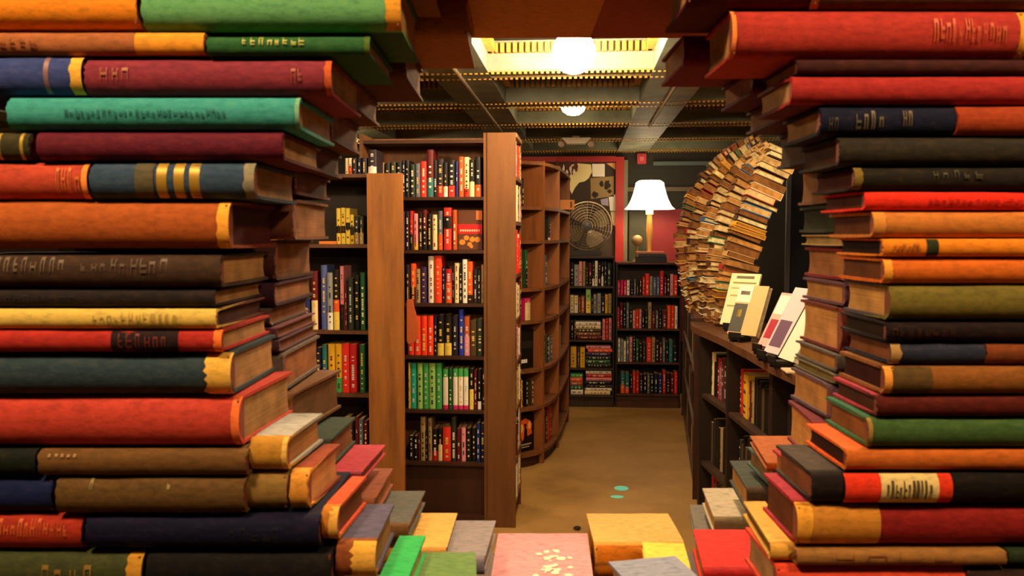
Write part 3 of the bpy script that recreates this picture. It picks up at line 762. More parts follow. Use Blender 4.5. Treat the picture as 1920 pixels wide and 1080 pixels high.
shelf_row([(767, 775, 817, 'k'), (776, 783, 817, 'k'), (784, 787, 812, 'd'), (788, 797, 782, 'a'), (798, 801, 805, 'k'), (802, 809, 785, 'a'), (810, 820, 805, 'kr3'), (821, 829, 803, 'kc5'), (830, 845, 801, 'R'), (846, 855, 784, 'z'), (856, 864, 803, 'd'), (865, 873, 802, 'q'), (874, 883, 803, 'k'), (884, 892, 803, 'k'), (893, 900, 793, 'b'), (901, 909, 794, 'n')],
          YB + .02, zsB[5], wB, 'bottom row')
# the face-out paperback at the right of the second row
def plate(bm, x0, x1, z0, z1, y=-.0012, mi=0): box(bm, x0, x1, y, 0, z0, z1, mi)
a = aty(859, 394, YB + .06); b_ = aty(904, 394, YB + .06)
t = empty('face_out_book', (a.x, YB + .06, zsB[1] + .001), 'red and brown illustrated book facing out, right end of second row', 'book')
Wc, Hc = b_.x - a.x, a.z - zsB[1]
obox('cover', 0, Wc, 0, .02, 0, Hc, bmat('#5a3420'), t)
bm = bmesh.new(); plate(bm, 0, Wc, Hc * .40, Hc * .64); o = meshobj('title_band', bm, bmat('#d01c1c'), t)
bm = bmesh.new(); rnd = random.Random(5)
for k in range(9): plate(bm, Wc * (.08 + .095 * k), Wc * (.08 + .095 * k) + .008, Hc * .46, Hc * .51, -.0022)
meshobj('title_text', bm, bmat('#f0c8a0'), t)
bm = bmesh.new()
for k in range(7):
    cx = rnd.uniform(.15, .85) * Wc; cz = rnd.uniform(.08, .32) * Hc; r = rnd.uniform(.008, .018)
    bm.faces.new([bm.verts.new((cx + r * math.cos(q * PI / 4), -.0015 - k * .0001, cz + r * .9 * math.sin(q * PI / 4))) for q in range(8)])
meshobj('cover_figures', bm, bmat('#d8842c'), t)
bm = bmesh.new(); plate(bm, Wc * .75, Wc, Hc * .75, Hc * .98, -.002); meshobj('corner_picture', bm, bmat('#e07838'), t)
# orange brown slab standing in for what looks like a forearm at the post
bm = bmesh.new()
pts = [(762, 562), (773, 561), (777, 585), (783, 600), (784, 620), (782, 636), (775, 644), (766, 646), (762, 640)]
YT = 4.38
P = [aty(x, y, YT) for x, y in pts]
f1 = [bm.verts.new((q.x, YT, q.z)) for q in P]; f2 = [bm.verts.new((q.x, YT + .02, q.z)) for q in P]
bm.faces.new(f1); bm.faces.new(f2[::-1])
for i in range(len(P)): bm.faces.new((f1[i], f2[i], f2[(i + 1) % len(P)], f1[(i + 1) % len(P)]))
bmesh.ops.bevel(bm, geom=bm.edges[:], offset=.003, segments=2, affect='EDGES'); bmesh.ops.recalc_face_normals(bm, faces=bm.faces)
tag(meshobj('forearm_shape', bm, plain('#c06030', .5)), 'orange brown rounded forearm shape beside the left post', 'forearm shape')

# ---- left low bookcase in front, with its wide end post
YA = 4.22
zsA = [aty(640, y, YA).z for y in (458, 620, 738, 850)]
zAt = aty(640, 326, YA).z
XA0 = aty(500, 500, YA).x; XA1 = aty(692, 500, YA).x
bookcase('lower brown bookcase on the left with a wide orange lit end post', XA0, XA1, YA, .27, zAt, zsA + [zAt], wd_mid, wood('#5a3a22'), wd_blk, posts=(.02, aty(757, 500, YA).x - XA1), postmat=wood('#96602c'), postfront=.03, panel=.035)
wA = 'the left bookcase'
shelf_row([(646, 652, 301, 'c'), (653, 659, 302, 'wo5'), (660, 668, 306, 'k'), (669, 677, 305, 'n'), (678, 687, 306, 'K'), (689, 705, 280, 'Kw3')], YA + .02, zAt, wA, 'row standing on top')
shelf_row([(629, 637, 390, 'YkY32'), (638, 646, 389, 'YkY32'), (647, 655, 390, 'YkY42'), (656, 663, 402, 'Yky33'), (664, 672, 405, 'zka42'), (673, 681, 405, 'zka42')], YA + .02, zsA[0], wA, 'upper row')
shelf_row([(567, 580, 560, 'b'), (582, 594, 508, 'dc5'), (600, 611, 497, 'u'), (612, 623, 511, 'Sw3'), (624, 635, 505, 'koY32'), (636, 643, 499, 'qk4'), (645, 649, 530, 'd'), (650, 661, 521, 'z'), (663, 672, 515, 'k'), (674, 683, 511, 'g')], YA + .02, zsA[1], wA, 'middle row')
shelf_row([(590, 601, 652, 'n'), (603, 612, 646, 'Tu5'), (614, 627, 645, 'yg3'), (628, 640, 645, 'yG3'), (641, 654, 644, 'R'), (655, 668, 645, 'r'), (673, 683, 646, 'g')], YA + .02, zsA[2], wA, 'lower row')
shelf_row([(640, 652, 785, 'k'), (654, 662, 790, 'n'), (664, 671, 782, 'd'), (672, 680, 786, 's'), (681, 688, 790, 'd')], YA + .02, zsA[3], wA, 'bottom row')
o = obox('flat_paperback', 0, .085, 0, .14, 0, .014, bmat('#e08030')); q = aty(597, 450, YA); o.location = (q.x, YA + .01, zsA[0] + .001)
tag(o, 'orange paperback lying flat on the upper shelf of the left bookcase', 'book')

# ---- shallow bookcase running back from the tall one, its books facing the aisle
XS = aty(967, 500, YB).x
t = empty('aisle_bookcase', (XS, 4.57, 0), 'narrow bookcase seen edge on, its wide end post lit and its books facing the aisle', 'bookcase')
zt_ = Zp(250); XP = XB1 + .0205
obox('end_panel', XP - XS, 0, -.01, .02, 0, zt_, wd_mid, t)
obox('side_panel', XP - XS, .0, .40, .42, 0, zt_, wd_mid, t)
rest = []
zsh = [Zp(y, YB, 960) for y in (330, 415, 515, 600, 680, 770, 860, 940)]
for z in zsh: obox('shelf', XP - XS + .012, .004, .021, .399, z - .02, z, wd_mid, t)
obox('top_board', XP - XS, .004, .021, .42, zt_ - .02, zt_ + .001, wood('#b08050'), t)
obox('back_panel', XP - XS, XP - XS + .012, .021, .399, 0, zt_ - .021, wd_dk, t)
codes_side = ['w', 'w', 'c', 'w', 'k', 'c', 'R', 'q', 'w', 'm', 'k', 'c', 's', 'w', 'd', 'y']
for r, z in enumerate(zsh):
    y = 4.64
    hmax = ((zsh[r - 1] if r else zt_) - z - .025)
    for k in range(24):
        if y > 4.95: break
        T = random.uniform(.03, .05); code = codes_side[(r * 5 + k * 3) % 16] if r != 2 else ['R', 'w', 'R'][k % 3]
        h = hmax * random.uniform(.72, .95)
        me = slim(T, h, .11, cols_of(code), r * 31 + k)
        o = bpy.data.objects.new('shelf_book', me); link(o)
        o.rotation_euler = (0, 0, PI / 2); o.location = (XS - .008 + random.uniform(.0, .014), y, z + .001)
        y += T + .002
        if k > 2: rest.append(o); continue
        l = '%s book, %s from the near end, %s shelf of the edge on aisle bookcase' % (WORD[code], ORD[k + 1], ORD[r + 1])
        tag(o, l, 'book', 'books on the edge on aisle bookcase')

far_rest = rest

# ---- curved bookcase
cb = empty('curved_bookcase', (-.5, 6.0, 0), 'curved orange brown bookcase bending away along the aisle', 'bookcase')
fl = [(972, 5.72), (1020, 5.90), (1049, 6.35), (1068, 7.25)]   # pixel column, depth of the front edge
PF = [Vector((aty(x, 440, y).x, y, 0)) for x, y in fl]
base_c = Vector((-.5, 6.0, 0))
ctr_dir = []
for i, p_ in enumerate(PF):
    a = PF[max(i - 1, 0)]; b2 = PF[min(i + 1, 3)]
    tng = (b2 - a).normalized(); nrm = Vector((-tng.y, tng.x, 0)); ctr_dir.append(nrm)
DP = .26
PB = [p_ + n_ * DP for p_, n_ in zip(PF, ctr_dir)]
ZC = [aty(1000, y, 5.78).z for y in (302, 387, 451, 541, 602, 694, 765, 851)]
def subdiv(A):
    out = []
    for i in range(3):
        for k in range(4):
            t_ = k / 4
            p0 = A[max(i-1,0)]; p1 = A[i]; p2 = A[i+1]; p3 = A[min(i+2,3)]
            out.append(.5 * ((2*p1) + (p2-p0)*t_ + (2*p0-5*p1+4*p2-p3)*t_*t_ + (3*p1-p0-3*p2+p3)*t_**3))
    return out + [A[3]]
for z in ZC:
    bm = bmesh.new(); A_, B_ = subdiv(PF), subdiv(PB)
    poly_prism(bm, [(p_.x - base_c.x, p_.y - base_c.y) for p_ in A_ + B_[::-1]], z - .022, z)
    meshobj('shelf', bm, wood('#7c4c28'), cb)
bm = bmesh.new(); A_, B_ = subdiv(PF), subdiv(PB); A2 = [a + (b2 - a) * .1 for a, b2 in zip(A_, B_)]; A3 = [a + (b2 - a) * .16 for a, b2 in zip(A_, B_)]
poly_prism(bm, [(p_.x - base_c.x, p_.y - base_c.y) for p_ in A2 + A3[::-1]], 0, ZC[-1] - .02)
meshobj('kick_board', bm, wd_dk, cb)
bm = bmesh.new(); B2 = [b2 + (b2 - a) * .05 for a, b2 in zip(A_, B_)]
poly_prism(bm, [(p_.x - base_c.x, p_.y - base_c.y) for p_ in B_ + B2[::-1]], 0, ZC[0])
meshobj('back_panel', bm, wood('#9c5c28'), cb)
for i, (p_, q_) in enumerate(zip(PF, PB)):
    d_ = (q_ - p_).normalized(); s_ = Vector((-d_.y, d_.x, 0)) * .012
    bm = bmesh.new(); poly_prism(bm, [((v - base_c).x, (v - base_c).y) for v in (p_ - s_, p_ + s_, q_ + s_, q_ - s_)], 0, ZC[0] + .01)
    meshobj('upright', bm, wood('#8c5428'), cb)
def at_bay(i, f, inset=.03):
    p_ = PF[i] + (PF[i + 1] - PF[i]) * f; n_ = (ctr_dir[i] + ctr_dir[i + 1]).normalized()
    tng = (PF[i + 1] - PF[i]).normalized()
    return p_ + n_ * inset, math.atan2(tng.y, tng.x)
def bay_book(lb, i, f, row, T, h, code, inset=.03, D=.15, cols=None, glyph=True):
    p_, an = at_bay(i, f + (.16 if i == 0 else .05), inset)
    o = bpy.data.objects.new('shelf_book', slim(T, h, D, cols or cols_of(code), row * 9 + i, glyph)); link(o)
    o.location = (p_.x, p_.y, ZC[row] + .001); o.rotation_euler = (0, 0, an); tag(o, lb, 'book', 'books on the curved bookcase')
CW = 'the curved bookcase'
for lb, i, f, row, T, h, code in (
    ('white spined book leaning on the top shelf of', 0, .02, 1, .012, .22, 'w'), ('black spined book on the top shelf of', 0, .12, 1, .018, .19, 'k'),
    ('tall bright red book on the third shelf of', 0, .02, 3, .028, .27, 'R'), ('slim dark book with green top on the third shelf of', 0, .26, 3, .02, .26, 'gk5'),
    ('pale cream book with magenta top on the fourth shelf of', 0, .26, 4, .05, .15, 'Pc8'),
    ('slim yellow book on the sixth shelf of', 0, .10, 6, .014, .19, 'y'), ('thin black book on the sixth shelf of', 0, .28, 6, .018, .19, 'k'), ('dark brown book on the sixth shelf of', 0, .5, 6, .02, .18, 'e'),
    ('small red paperback on the second bay, top shelf of', 1, .2, 1, .03, .12, 'r'), ('midnight blue book in the second bay of', 1, .15, 2, .06, .2, 'n'), ('black book in the second bay of', 1, .5, 2, .07, .17, 'kw1'),
    ('white book in the second bay, third shelf of', 1, .1, 3, .04, .22, 'w'), ('grey book in the second bay, third shelf of', 1, .3, 3, .05, .22, 's'),
    ('pink book in the second bay, fifth shelf of', 1, .2, 5, .05, .24, 'q'), ('dark green book in the second bay, fifth shelf of', 1, .4, 5, .08, .2, 'z'), ('slate book in the second bay, fifth shelf of', 1, .62, 5, .08, .18, 's'),
    ('purple book in the second bay, bottom shelf of', 1, .05, 7, .08, .2, 'p'), ('maroon book in the second bay, bottom shelf of', 1, .3, 7, .09, .23, 'd'), ('red book in the second bay, bottom shelf of', 1, .55, 7, .09, .24, 'r'),
    ('white book in the third bay of', 2, .1, 5, .1, .2, 'w'), ('khaki book in the third bay of', 2, .4, 5, .1, .2, 'a'), ('white book in the third bay, bottom shelf of', 2, .2, 7, .12, .2, 'q')):
    bay_book(lb + ' ' + CW, i, f, row, T, h, code)
# face-out books in the first bay
p_, an = at_bay(0, .2, .05)
t = empty('face_out_book', (p_.x, p_.y, ZC[5] + .001), 'black book facing out with a small white sticker in the curved bookcase', 'book', an)
obox('cover', 0, .15, 0, .03, 0, .27, bmat('#12100e'), t); obox('price_sticker', .035, .09, -.002, 0, .04, .065, bmat('#e8e8e0'), t)
obox('cover_band', .01, .14, -.0015, 0, .14, .19, bmat('#262422'), t)
p_, an = at_bay(0, .17, .05)
t = empty('face_out_book', (p_.x, p_.y, ZC[7] + .001), 'black horror paperback with flaming orange picture facing out', 'book', an)
obox('cover', 0, .165, 0, .025, 0, .255, bmat('#160a08'), t)
bm = bmesh.new(); rnd = random.Random(9)
def blob(bm, cx, cz, rx, rz_, y, n=12, j=.3):
    bm.faces.new([bm.verts.new((cx + rx * rnd.uniform(1 - j, 1 + j) * math.cos(2 * PI * q / n), y, cz + rz_ * rnd.uniform(1 - j, 1 + j) * math.sin(2 * PI * q / n))) for q in range(n)])
blob(bm, .05, .15, .028, .06, -.001); blob(bm, .115, .155, .032, .06, -.001); blob(bm, .08, .21, .05, .02, -.001)
meshobj('flames', bm, bmat('#e8601c'), t)
bm = bmesh.new(); blob(bm, .045, .165, .014, .035, -.002); blob(bm, .12, .18, .016, .03, -.002); meshobj('flame_cores', bm, bmat('#f8c060'), t)
bm = bmesh.new(); blob(bm, .082, .125, .015, .05, -.003, j=.1); blob(bm, .082, .185, .009, .011, -.003, j=.1); meshobj('dark_figure', bm, bmat('#0a0808'), t)
bm = bmesh.new()
for k in range(9): plate(bm, .025 + k * .013, .033 + k * .013, .045, .055, -.002)
for k in range(6): plate(bm, .045 + k * .013, .053 + k * .013, .028, .035, -.002)
meshobj('title_text', bm, bmat('#c8b8a8'), t)

# ---- two low bookcases across the end of the aisle
YC = 7.9
def zc_(y): return aty(1160, y, YC).z
XC0, XC1 = aty(1066, 600, YC).x, aty(1149, 600, YC).x
XD0, XD1 = aty(1157.5, 600, YC).x, aty(1274, 600, YC).x
zC = [zc_(y) for y in (537, 588, 638, 691, 742)]; zD = [zc_(y) for y in (554, 616, 679, 738)]
bookcase('black bookcase under the fan at the end of the aisle', XC0, XC1, YC, .28, zc_(481), zC + [zc_(481)], wd_blk, wood('#3a2a1c'), wd_blk, posts=(.015, .015), kick=zC[-1] - .02)
bookcase('dark wooden bookcase under the table lamp at the end of the aisle', XD0, XD1, YC, .28, zc_(492), zD + [zc_(492)], wd_blk, wood('#4a2a18'), wd_blk, posts=(.015, .015), kick=zD[-1] - .02)
wC, wD = 'the bookcase under the fan', 'the bookcase under the lamp'
YQ = YC + .02
shelf_row([(1070, 1076, 492, 'k'), (1077, 1086, 496, 'S'), (1086, 1092, 490, 'q'), (1093, 1098, 490, 'a'), (1099, 1103, 494, 'k'), (1104, 1110, 493, 'dk4'), (1111, 1115, 490, 'kw3'), (1116, 1121, 489, 'w'), (1122, 1127, 493, 'k'), (1128, 1132, 490, 'kw4'), (1133, 1138, 491, 'n'), (1139, 1146, 493, 'z')], YQ, zC[0], wC, 'top row')
shelf_row([(1069, 1076, 553, 'c'), (1077, 1084, 554, 'cw5'), (1085, 1089, 558, 'm'), (1090, 1096, 555, 'O'), (1099, 1108, 542, 'lY5'), (1109, 1112, 556, 'k'), (1113, 1119, 552, 'S'), (1120, 1127, 550, 'S'), (1128, 1134, 558, 'n'), (1135, 1140, 552, 'y'), (1141, 1147, 551, 'a')], YQ, zC[1], wC, 'second row')
shelf_row([(1070, 1076, 603, 'k'), (1077, 1080, 601, 'e')], YQ, zC[2], wC, 'left end of third row')
flat_stack(1081, 1128, [604, 611, 617, 623, 630, 637], ['w', 'c', 'e', 'm', 'd'], YQ, wC, 'third row', zC[2])
shelf_row([(1130, 1135, 598, 'q'), (1136, 1141, 597, 'r'), (1142, 1147, 596, 'q')], YQ, zC[2], wC, 'right end of third row')
shelf_row([(1070, 1081, 650, 'y'), (1083, 1087, 652, 'e'), (1088, 1097, 651, 'y')], YQ, zC[3], wC, 'fourth row')
flat_stack(1100, 1146, [650, 656, 662, 669, 676, 683, 691], ['q', 'o', 'p', 'k', 'g', 'k'], YQ, wC, 'fourth row', zC[3])
flat_stack(1071, 1094, [703, 710, 718, 725, 733, 742], ['G', 'o', 'O', 'g', 'w'], YQ, wC, 'left side of bottom row', zC[4])
flat_stack(1098, 1146, [697, 703, 710, 716, 723, 729, 735, 742], ['w', 'r', 'q', 'k', 'K', 'w', 'c'], YQ, wC, 'right side of bottom row', zC[4])
shelf_row([(1158, 1163, 526, 'P'), (1164, 1169, 525, 'P'), (1170, 1175, 526, 'P'), (1176, 1181, 525, 'w'), (1183, 1188, 526, 'k'), (1189, 1193, 523, 's'), (1194, 1198, 527, 'k'), (1199, 1204, 525, 'K'), (1205, 1210, 519, 'r'), (1211, 1218, 513, 'R'), (1219, 1224, 518, 'S'), (1225, 1231, 520, 's'), (1232, 1237, 519, 'u'), (1238, 1245, 508, 'r'), (1246, 1250, 520, 'd'), (1251, 1256, 515, 'k'), (1257, 1263, 514, 'q'), (1264, 1271, 516, 'R')], YQ, zD[0], wD, 'top row')
shelf_row([(1157, 1162, 577, 'r'), (1163, 1168, 569, 'd'), (1169, 1174, 570, 'k'), (1175, 1180, 568, 's'), (1181, 1186, 578, 'k'), (1187, 1192, 582, 'q'), (1193, 1198, 581, 'R'), (1199, 1203, 580, 'q'), (1204, 1209, 585, 'n'), (1210, 1215, 582, 'k'), (1216, 1222, 567, 'a'), (1223, 1229, 585, 'd'), (1230, 1235, 583, 's'), (1236, 1241, 580, 'k'), (1242, 1251, 582, 'd'), (1252, 1258, 573, 'o'), (1259, 1265, 573, 'R'), (1266, 1271, 574, 'w')], YQ, zD[1], wD, 'second row')
shelf_row([(1159, 1163, 635, 'w'), (1164, 1169, 636, 'S'), (1170, 1174, 640, 'w'), (1175, 1180, 634, 's'), (1181, 1186, 632, 'q'), (1187, 1192, 633, 'k'), (1193, 1198, 638, 'g'), (1199, 1205, 645, 'k'), (1206, 1211, 643, 'z'), (1213, 1222, 634, 'R'), (1223, 1229, 633, 'a'), (1230, 1236, 640, 'k'), (1237, 1242, 645, 'd'), (1243, 1248, 635, 's'), (1249, 1254, 641, 'k'), (1255, 1262, 637, 'T'), (1263, 1270, 650, 'k')], YQ, zD[2], wD, 'third row')
shelf_row([(1164, 1172, 698, 'To4'), (1173, 1180, 699, 'To3'), (1182, 1186, 705, 'k'), (1187, 1192, 697, 'R'), (1193, 1199, 698, 'r'), (1200, 1206, 703, 'K'), (1207, 1213, 702, 'k'), (1214, 1219, 702, 's'), (1220, 1226, 703, 'k'), (1227, 1234, 700, 'n'), (1235, 1242, 703, 'b'), (1243, 1249, 695, 'r'), (1250, 1257, 700, 'k'), (1258, 1264, 702, 'd'), (1265, 1271, 698, 'R')], YQ, zD[3], wD, 'bottom row')

# ---- things on top of the end bookcases
zt_D = zc_(492); zt_C = zc_(481)
pL = aty(1217, 490, 8.1)
t = empty('table_lamp', (pL.x, 8.1, zt_D), 'lit white bell shaped table lamp on the end bookcase', 'lamp')
k_ = 8.05 / F
def zz(y): return aty(1217, y, 8.05).z - zt_D
bm = bmesh.new()
prof = [(46, 392), (40, 386), (34, 374), (30, 362), (27, 350), (25.5, 342), (20, 338)]
seg = 48; rings = []
for r, y in prof:
    rings.append([bm.verts.new(((r * k_ * (1 + .015 * math.cos(8 * 2 * PI * i / seg))) * math.cos(2 * PI * i / seg), (r * k_ * (1 + .015 * math.cos(8 * 2 * PI * i / seg))) * math.sin(2 * PI * i / seg), zz(y))) for i in range(seg)])
for a, b2 in zip(rings, rings[1:]):
    for i in range(seg): bm.faces.new((a[i], a[(i + 1) % seg], b2[(i + 1) % seg], b2[i]))
m, n, l, bb = newmat('lamp_shade_cloth'); bb.inputs['Base Color'].default_value = lin('#fff4e0'); bb.inputs['Emission Color'].default_value = lin('#ffe6b8'); bb.inputs['Emission Strength'].default_value = 5
meshobj('lamp_shade', bm, m, t, True)
bm = bmesh.new(); lathe(bm, [(.0, 0), (.07, 0), (.07, .015), (.03, .03), (.022, .06), (.024, .2), (.03, .3), (.022, zz(400)), (.02, zz(394)), (.0, zz(393))], 20)
meshobj('lamp_base', bm, plain('#b88a48', .4, .3), t, True)
bm = bmesh.new(); lathe(bm, [(.0, zz(403)), (.035, zz(402)), (.035, zz(393)), (.02, zz(391))], 20)
meshobj('socket_collar', bm, plain('#f0d8a8', .5), t, True)
bm = bmesh.new(); lathe(bm, [(0, zz(392)), (.03, zz(388)), (.035, zz(376)), (.02, zz(366)), (0, zz(362))], 16)
meshobj('bulb', bm, plain('#ffe0b0', .5, 0, 90), t, True)
q = aty(1195, 451, 8.1); bm = bmesh.new(); bmesh.ops.create_uvsphere(bm, u_segments=20, v_segments=12, radius=.052)
for v in bm.verts: v.co.z += q.z - zt_D
lathe(bm, [(.05, 0), (.045, .02), (.012, .03), (.012, q.z - zt_D - .04), (.0, q.z - zt_D - .04)], 16)
o = meshobj('ball_finial', bm, plain('#8a7048', .5), None, True); o.location = (q.x, 8.12, zt_D); tag(o, 'khaki ball ornament on a stem beside the table lamp', 'ornament')
zb = zt_D
for i, (x0, x1, T, h) in enumerate(((1192, 1250, .05, '#1c2028'), (1198, 1249, .028, '#2c3038'), (1191, 1244, .022, '#b07060'))):
    a = aty(x0, 480, 7.95); b2 = aty(x1, 480, 7.95)
    o = obox('hardback_book', 0, b2.x - a.x, 0, .11, 0, T - .002, bmat(h), None, .003); o.location = (a.x, 7.91 - .0 * i, zb + .001)
    bm = bmesh.new(); box(bm, .002, b2.x - a.x + .002, .01, .108, .004, T - .006); meshobj('page_block', bm, pg, o)
    zb += T
    tag(o, ('thick midnight book at the bottom of the pile beside the lamp', 'dark slate book in the middle of the pile beside the lamp', 'pink brown book on top of the pile beside the lamp')[i], 'book')
# fan
pF = aty(1101, 424, 8.1)
t = empty('electric_fan', (pF.x, 8.1, zt_C), 'round grey metal fan standing on the end bookcase', 'fan')
R_ = 45 * 8.1 / F; cz = pF.z - zt_C
bm = bmesh.new()
for rr in [R_ * k / 9 for k in range(2, 10)]:
    pts = [(rr * math.cos(2 * PI * i / 40), -.055 * (1 - (rr / R_) ** 2) - .02, cz + rr * math.sin(2 * PI * i / 40)) for i in range(41)]
    tube(bm, pts, .0022 if rr < R_ * .99 else .007, 5)
for i in range(24):
    a = 2 * PI * i / 24
    tube(bm, [(r2 * math.cos(a), -.055 * (1 - (r2 / R_) ** 2) - .02, cz + r2 * math.sin(a)) for r2 in (R_ * .2, R_ * .6, R_)], .0015, 4)
meshobj('grille', bm, plain('#9a8a70', .35, .7), t)
bm = bmesh.new(); lathe(bm, [(0, -.03), (.04, -.028), (.045, 0), (.0, .01)], 20); bmesh.ops.rotate(bm, verts=bm.verts, matrix=Matrix.Rotation(PI / 2, 3, 'X'))
for v in bm.verts: v.co.z += cz; v.co.y -= .05
meshobj('hub', bm, plain('#6a6a6c', .35, .5), t, True)
for i in range(4):
    bm = bmesh.new(); a0 = i * PI / 2 + .5
    rows_ = []
    for k in range(6):
        rr = R_ * (.2 + .7 * k / 5); wdt = .35 + .25 * math.sin(PI * k / 5)
        rows_.append([bm.verts.new((rr * math.cos(a0 + s * wdt), .01 + s * .02, cz + rr * math.sin(a0 + s * wdt))) for s in (-1, -.3, .3, 1)])
    for a, b2 in zip(rows_, rows_[1:]):
        for j in range(3): bm.faces.new((a[j], a[j + 1], b2[j + 1], b2[j]))
    meshobj('blade', bm, plain('#8a7c64', .4, .4), t, True)
obox('base', -.14, .14, -.06, .08, 0, .05, plain('#15120f', .5), t, .01)
bm = bmesh.new(); tube(bm, [(-.1, .04, .05), (-.1, .06, cz), (0, .06, cz)], .012); meshobj('stand', bm, plain('#1a1714', .5), t)
obox('motor_housing', -.05, .05, .02, .1, cz - .05, cz + .05, plain('#1a1714', .5), t, .015)

# ---- back wall: red door frame, window with papers, red panel, alarm sign
YW = 8.6
def wallbox(nm, x0, x1, y0, y1, m, Yf=YW, th=.03, lb=None, cat=None, kind=None, bev=0):
    a = aty(x0, y0, Yf - th); b2 = aty(x1, y1, Yf - th)
    o = obox(nm, a.x, b2.x, Yf - th, Yf, b2.z, a.z, m, None, bev)
    return tag(o, lb, cat, None, kind)
redp = plain('#a01c1c', .5)
dr = empty('door_1', (aty(1100, 500, YW).x, YW, 0), None, None); dr['kind'] = 'structure'
def dpart(nm, x0, x1, y0, y1, m, th=.03, z0=None, Yf=YW):
    a = aty(x0, y0, Yf - th); b2 = aty(x1, y1, Yf - th); ox = dr.location.x
    return obox(nm, a.x - ox, b2.x - ox, Yf - th - YW, Yf - YW, (b2.z if z0 is None else z0), a.z, m, dr)
dpart('frame_jamb', 1155, 1169, 294, 480, redp, .06, 0)
dpart('frame_head', 965.2, 1154.8, 294, 303, redp, .06)
dpart('pale_trim', 1170, 1176, 300, 480, plain('#6a6a50', .6), .04, 0)
dpart('frame_jamb', 955, 965, 294, 480, redp, .06, 0)
dpart('door_leaf', 966, 1154, 304, 480, plain('#3a2c20', .7), .015, 0)
wallbox('wall_panel', 1222, 1330, 392, 640, plain('#7a1822', .6), th=.03, lb='crimson wall panel behind the table lamp', cat='wall panel')
wallbox('wall_panel', 1180, 1218, 396, 640, plain('#30321f', .6), th=.02, lb='dark olive wall panel left of the lamp stem', cat='wall panel')
wallbox('picture_rail', 1177, 1420, 351, 358, plain('#5a4a38', .6), th=.03, lb='brown horizontal rail on the back wall behind the lamp', cat='rail')
wallbox('wall_pipe', 1225, 1420, 303, 309, plain('#4a5a58', .5), th=.03, lb='thin grey green pipe high on the back wall', cat='pipe')
t = empty('alarm_sign', aty(1203, 298, YW - .02), 'small square red alarm box high on the back wall', 'alarm')
obox('casing', -.045, .045, -.03, .0195, -.052, .052, plain('#b0303c', .5), t, .006); obox('lens', -.02, .02, -.04, -.03, -.022, .022, plain('#c86068', .4), t, .003)
YP = YW - .03
papers = [
 ('scalloped_paper', [(1064, 310), (1082, 306), (1108, 308), (1110, 322), (1104, 334), (1096, 340), (1086, 342), (1078, 352), (1072, 364), (1067, 352), (1070, 336), (1066, 322)], '#f0e0a0', 'cream yellow scalloped paper hanging in the red doorway'),
 ('notice_sheet', [(1110, 307), (1134, 307), (1134, 331), (1111, 331)], '#f4ecd8', 'small white notice taped at the top of the red doorway'),
 ('poster', [(1107, 334), (1151, 330), (1151, 368), (1108, 373)], '#9a8050', 'tan poster with two dark figures in the red doorway'),
 ('paper_corner', [(1137, 306), (1154, 305), (1154, 318), (1146, 312)], '#e0a868', 'orange tan paper corner at the top right of the doorway'),
 ('notice_sheet', [(1141, 368), (1155, 364), (1155, 396), (1144, 395)], '#f0e8d8', 'white notice sheet beside the red jamb'),
 ('notice_sheet', [(1145, 397), (1155, 397), (1155, 424), (1149, 422)], '#e8c898', 'peach notice sheet below the white one beside the red jamb'),
 ('notice_sheet', [(1126, 374), (1140, 371), (1141, 386), (1128, 384)], '#a8a0b8', 'lilac grey sheet above the fan'),
]
for nm, pts, h, lb in papers:
    bm = bmesh.new(); P = [aty(x, y, YP - .004) for x, y in pts]; c0 = P[0]
    f1 = [bm.verts.new((q.x - c0.x, -.002, q.z - c0.z)) for q in P]; f2 = [bm.verts.new((q.x - c0.x, .002, q.z - c0.z)) for q in P]
    bm.faces.new(f1); bm.faces.new(f2[::-1])
    for i in range(len(P)): bm.faces.new((f1[i], f2[i], f2[(i + 1) % len(P)], f1[(i + 1) % len(P)]))
    bmesh.ops.recalc_face_normals(bm, faces=bm.faces)
    o = meshobj(nm, bm, plain(h, .7)); o.location = (c0.x, YP + .012, c0.z); tag(o, lb, 'paper')
    if nm == 'poster':
        bm = bmesh.new(); rnd = random.Random(2)
        for cx, cz2, rx, rz2 in ((.21 * .8, -.07, .03, .05), (.05, -.16, .03, .03), (.11, -.06, .02, .03), (.19, -.13, .02, .02)): blob(bm, cx, cz2, rx, rz2, -.0035)
        meshobj('printed_figures', bm, plain('#2c2016', .7), o)
bm = bmesh.new(); q0 = aty(1046, 306, 8.535)
rnd = random.Random(4)
for k in range(7):
    x = k * .03; blob(bm, x, -.03 - .02 * (k % 3), .018, .06, -.001 * k, 9, .35)
o = meshobj('paper_garland', bm, plain('#5a2a24', .7)); o.location = q0; tag(o, 'dark red and white paper garland over the end of the curved bookcase', 'garland')
bm = bmesh.new()
for k in range(6): blob(bm, k * .034 - .01, -.06 - .03 * (k % 2), .010, .04, -.012, 8, .4)
meshobj('white_strips', bm, plain('#e8d8c0', .7), o)
q = aty(1050, 385, 7.15)
t = empty('shelf_sign', q, 'small orange sign card projecting from the curved bookcase', 'sign'); obox('card', 0, .12, 0, .004, -.035, .045, plain('#e09040', .6), t)
obox('printed_mark', .085, .1, -.001, 0, -.02, .03, plain('#5a3418', .6), t)
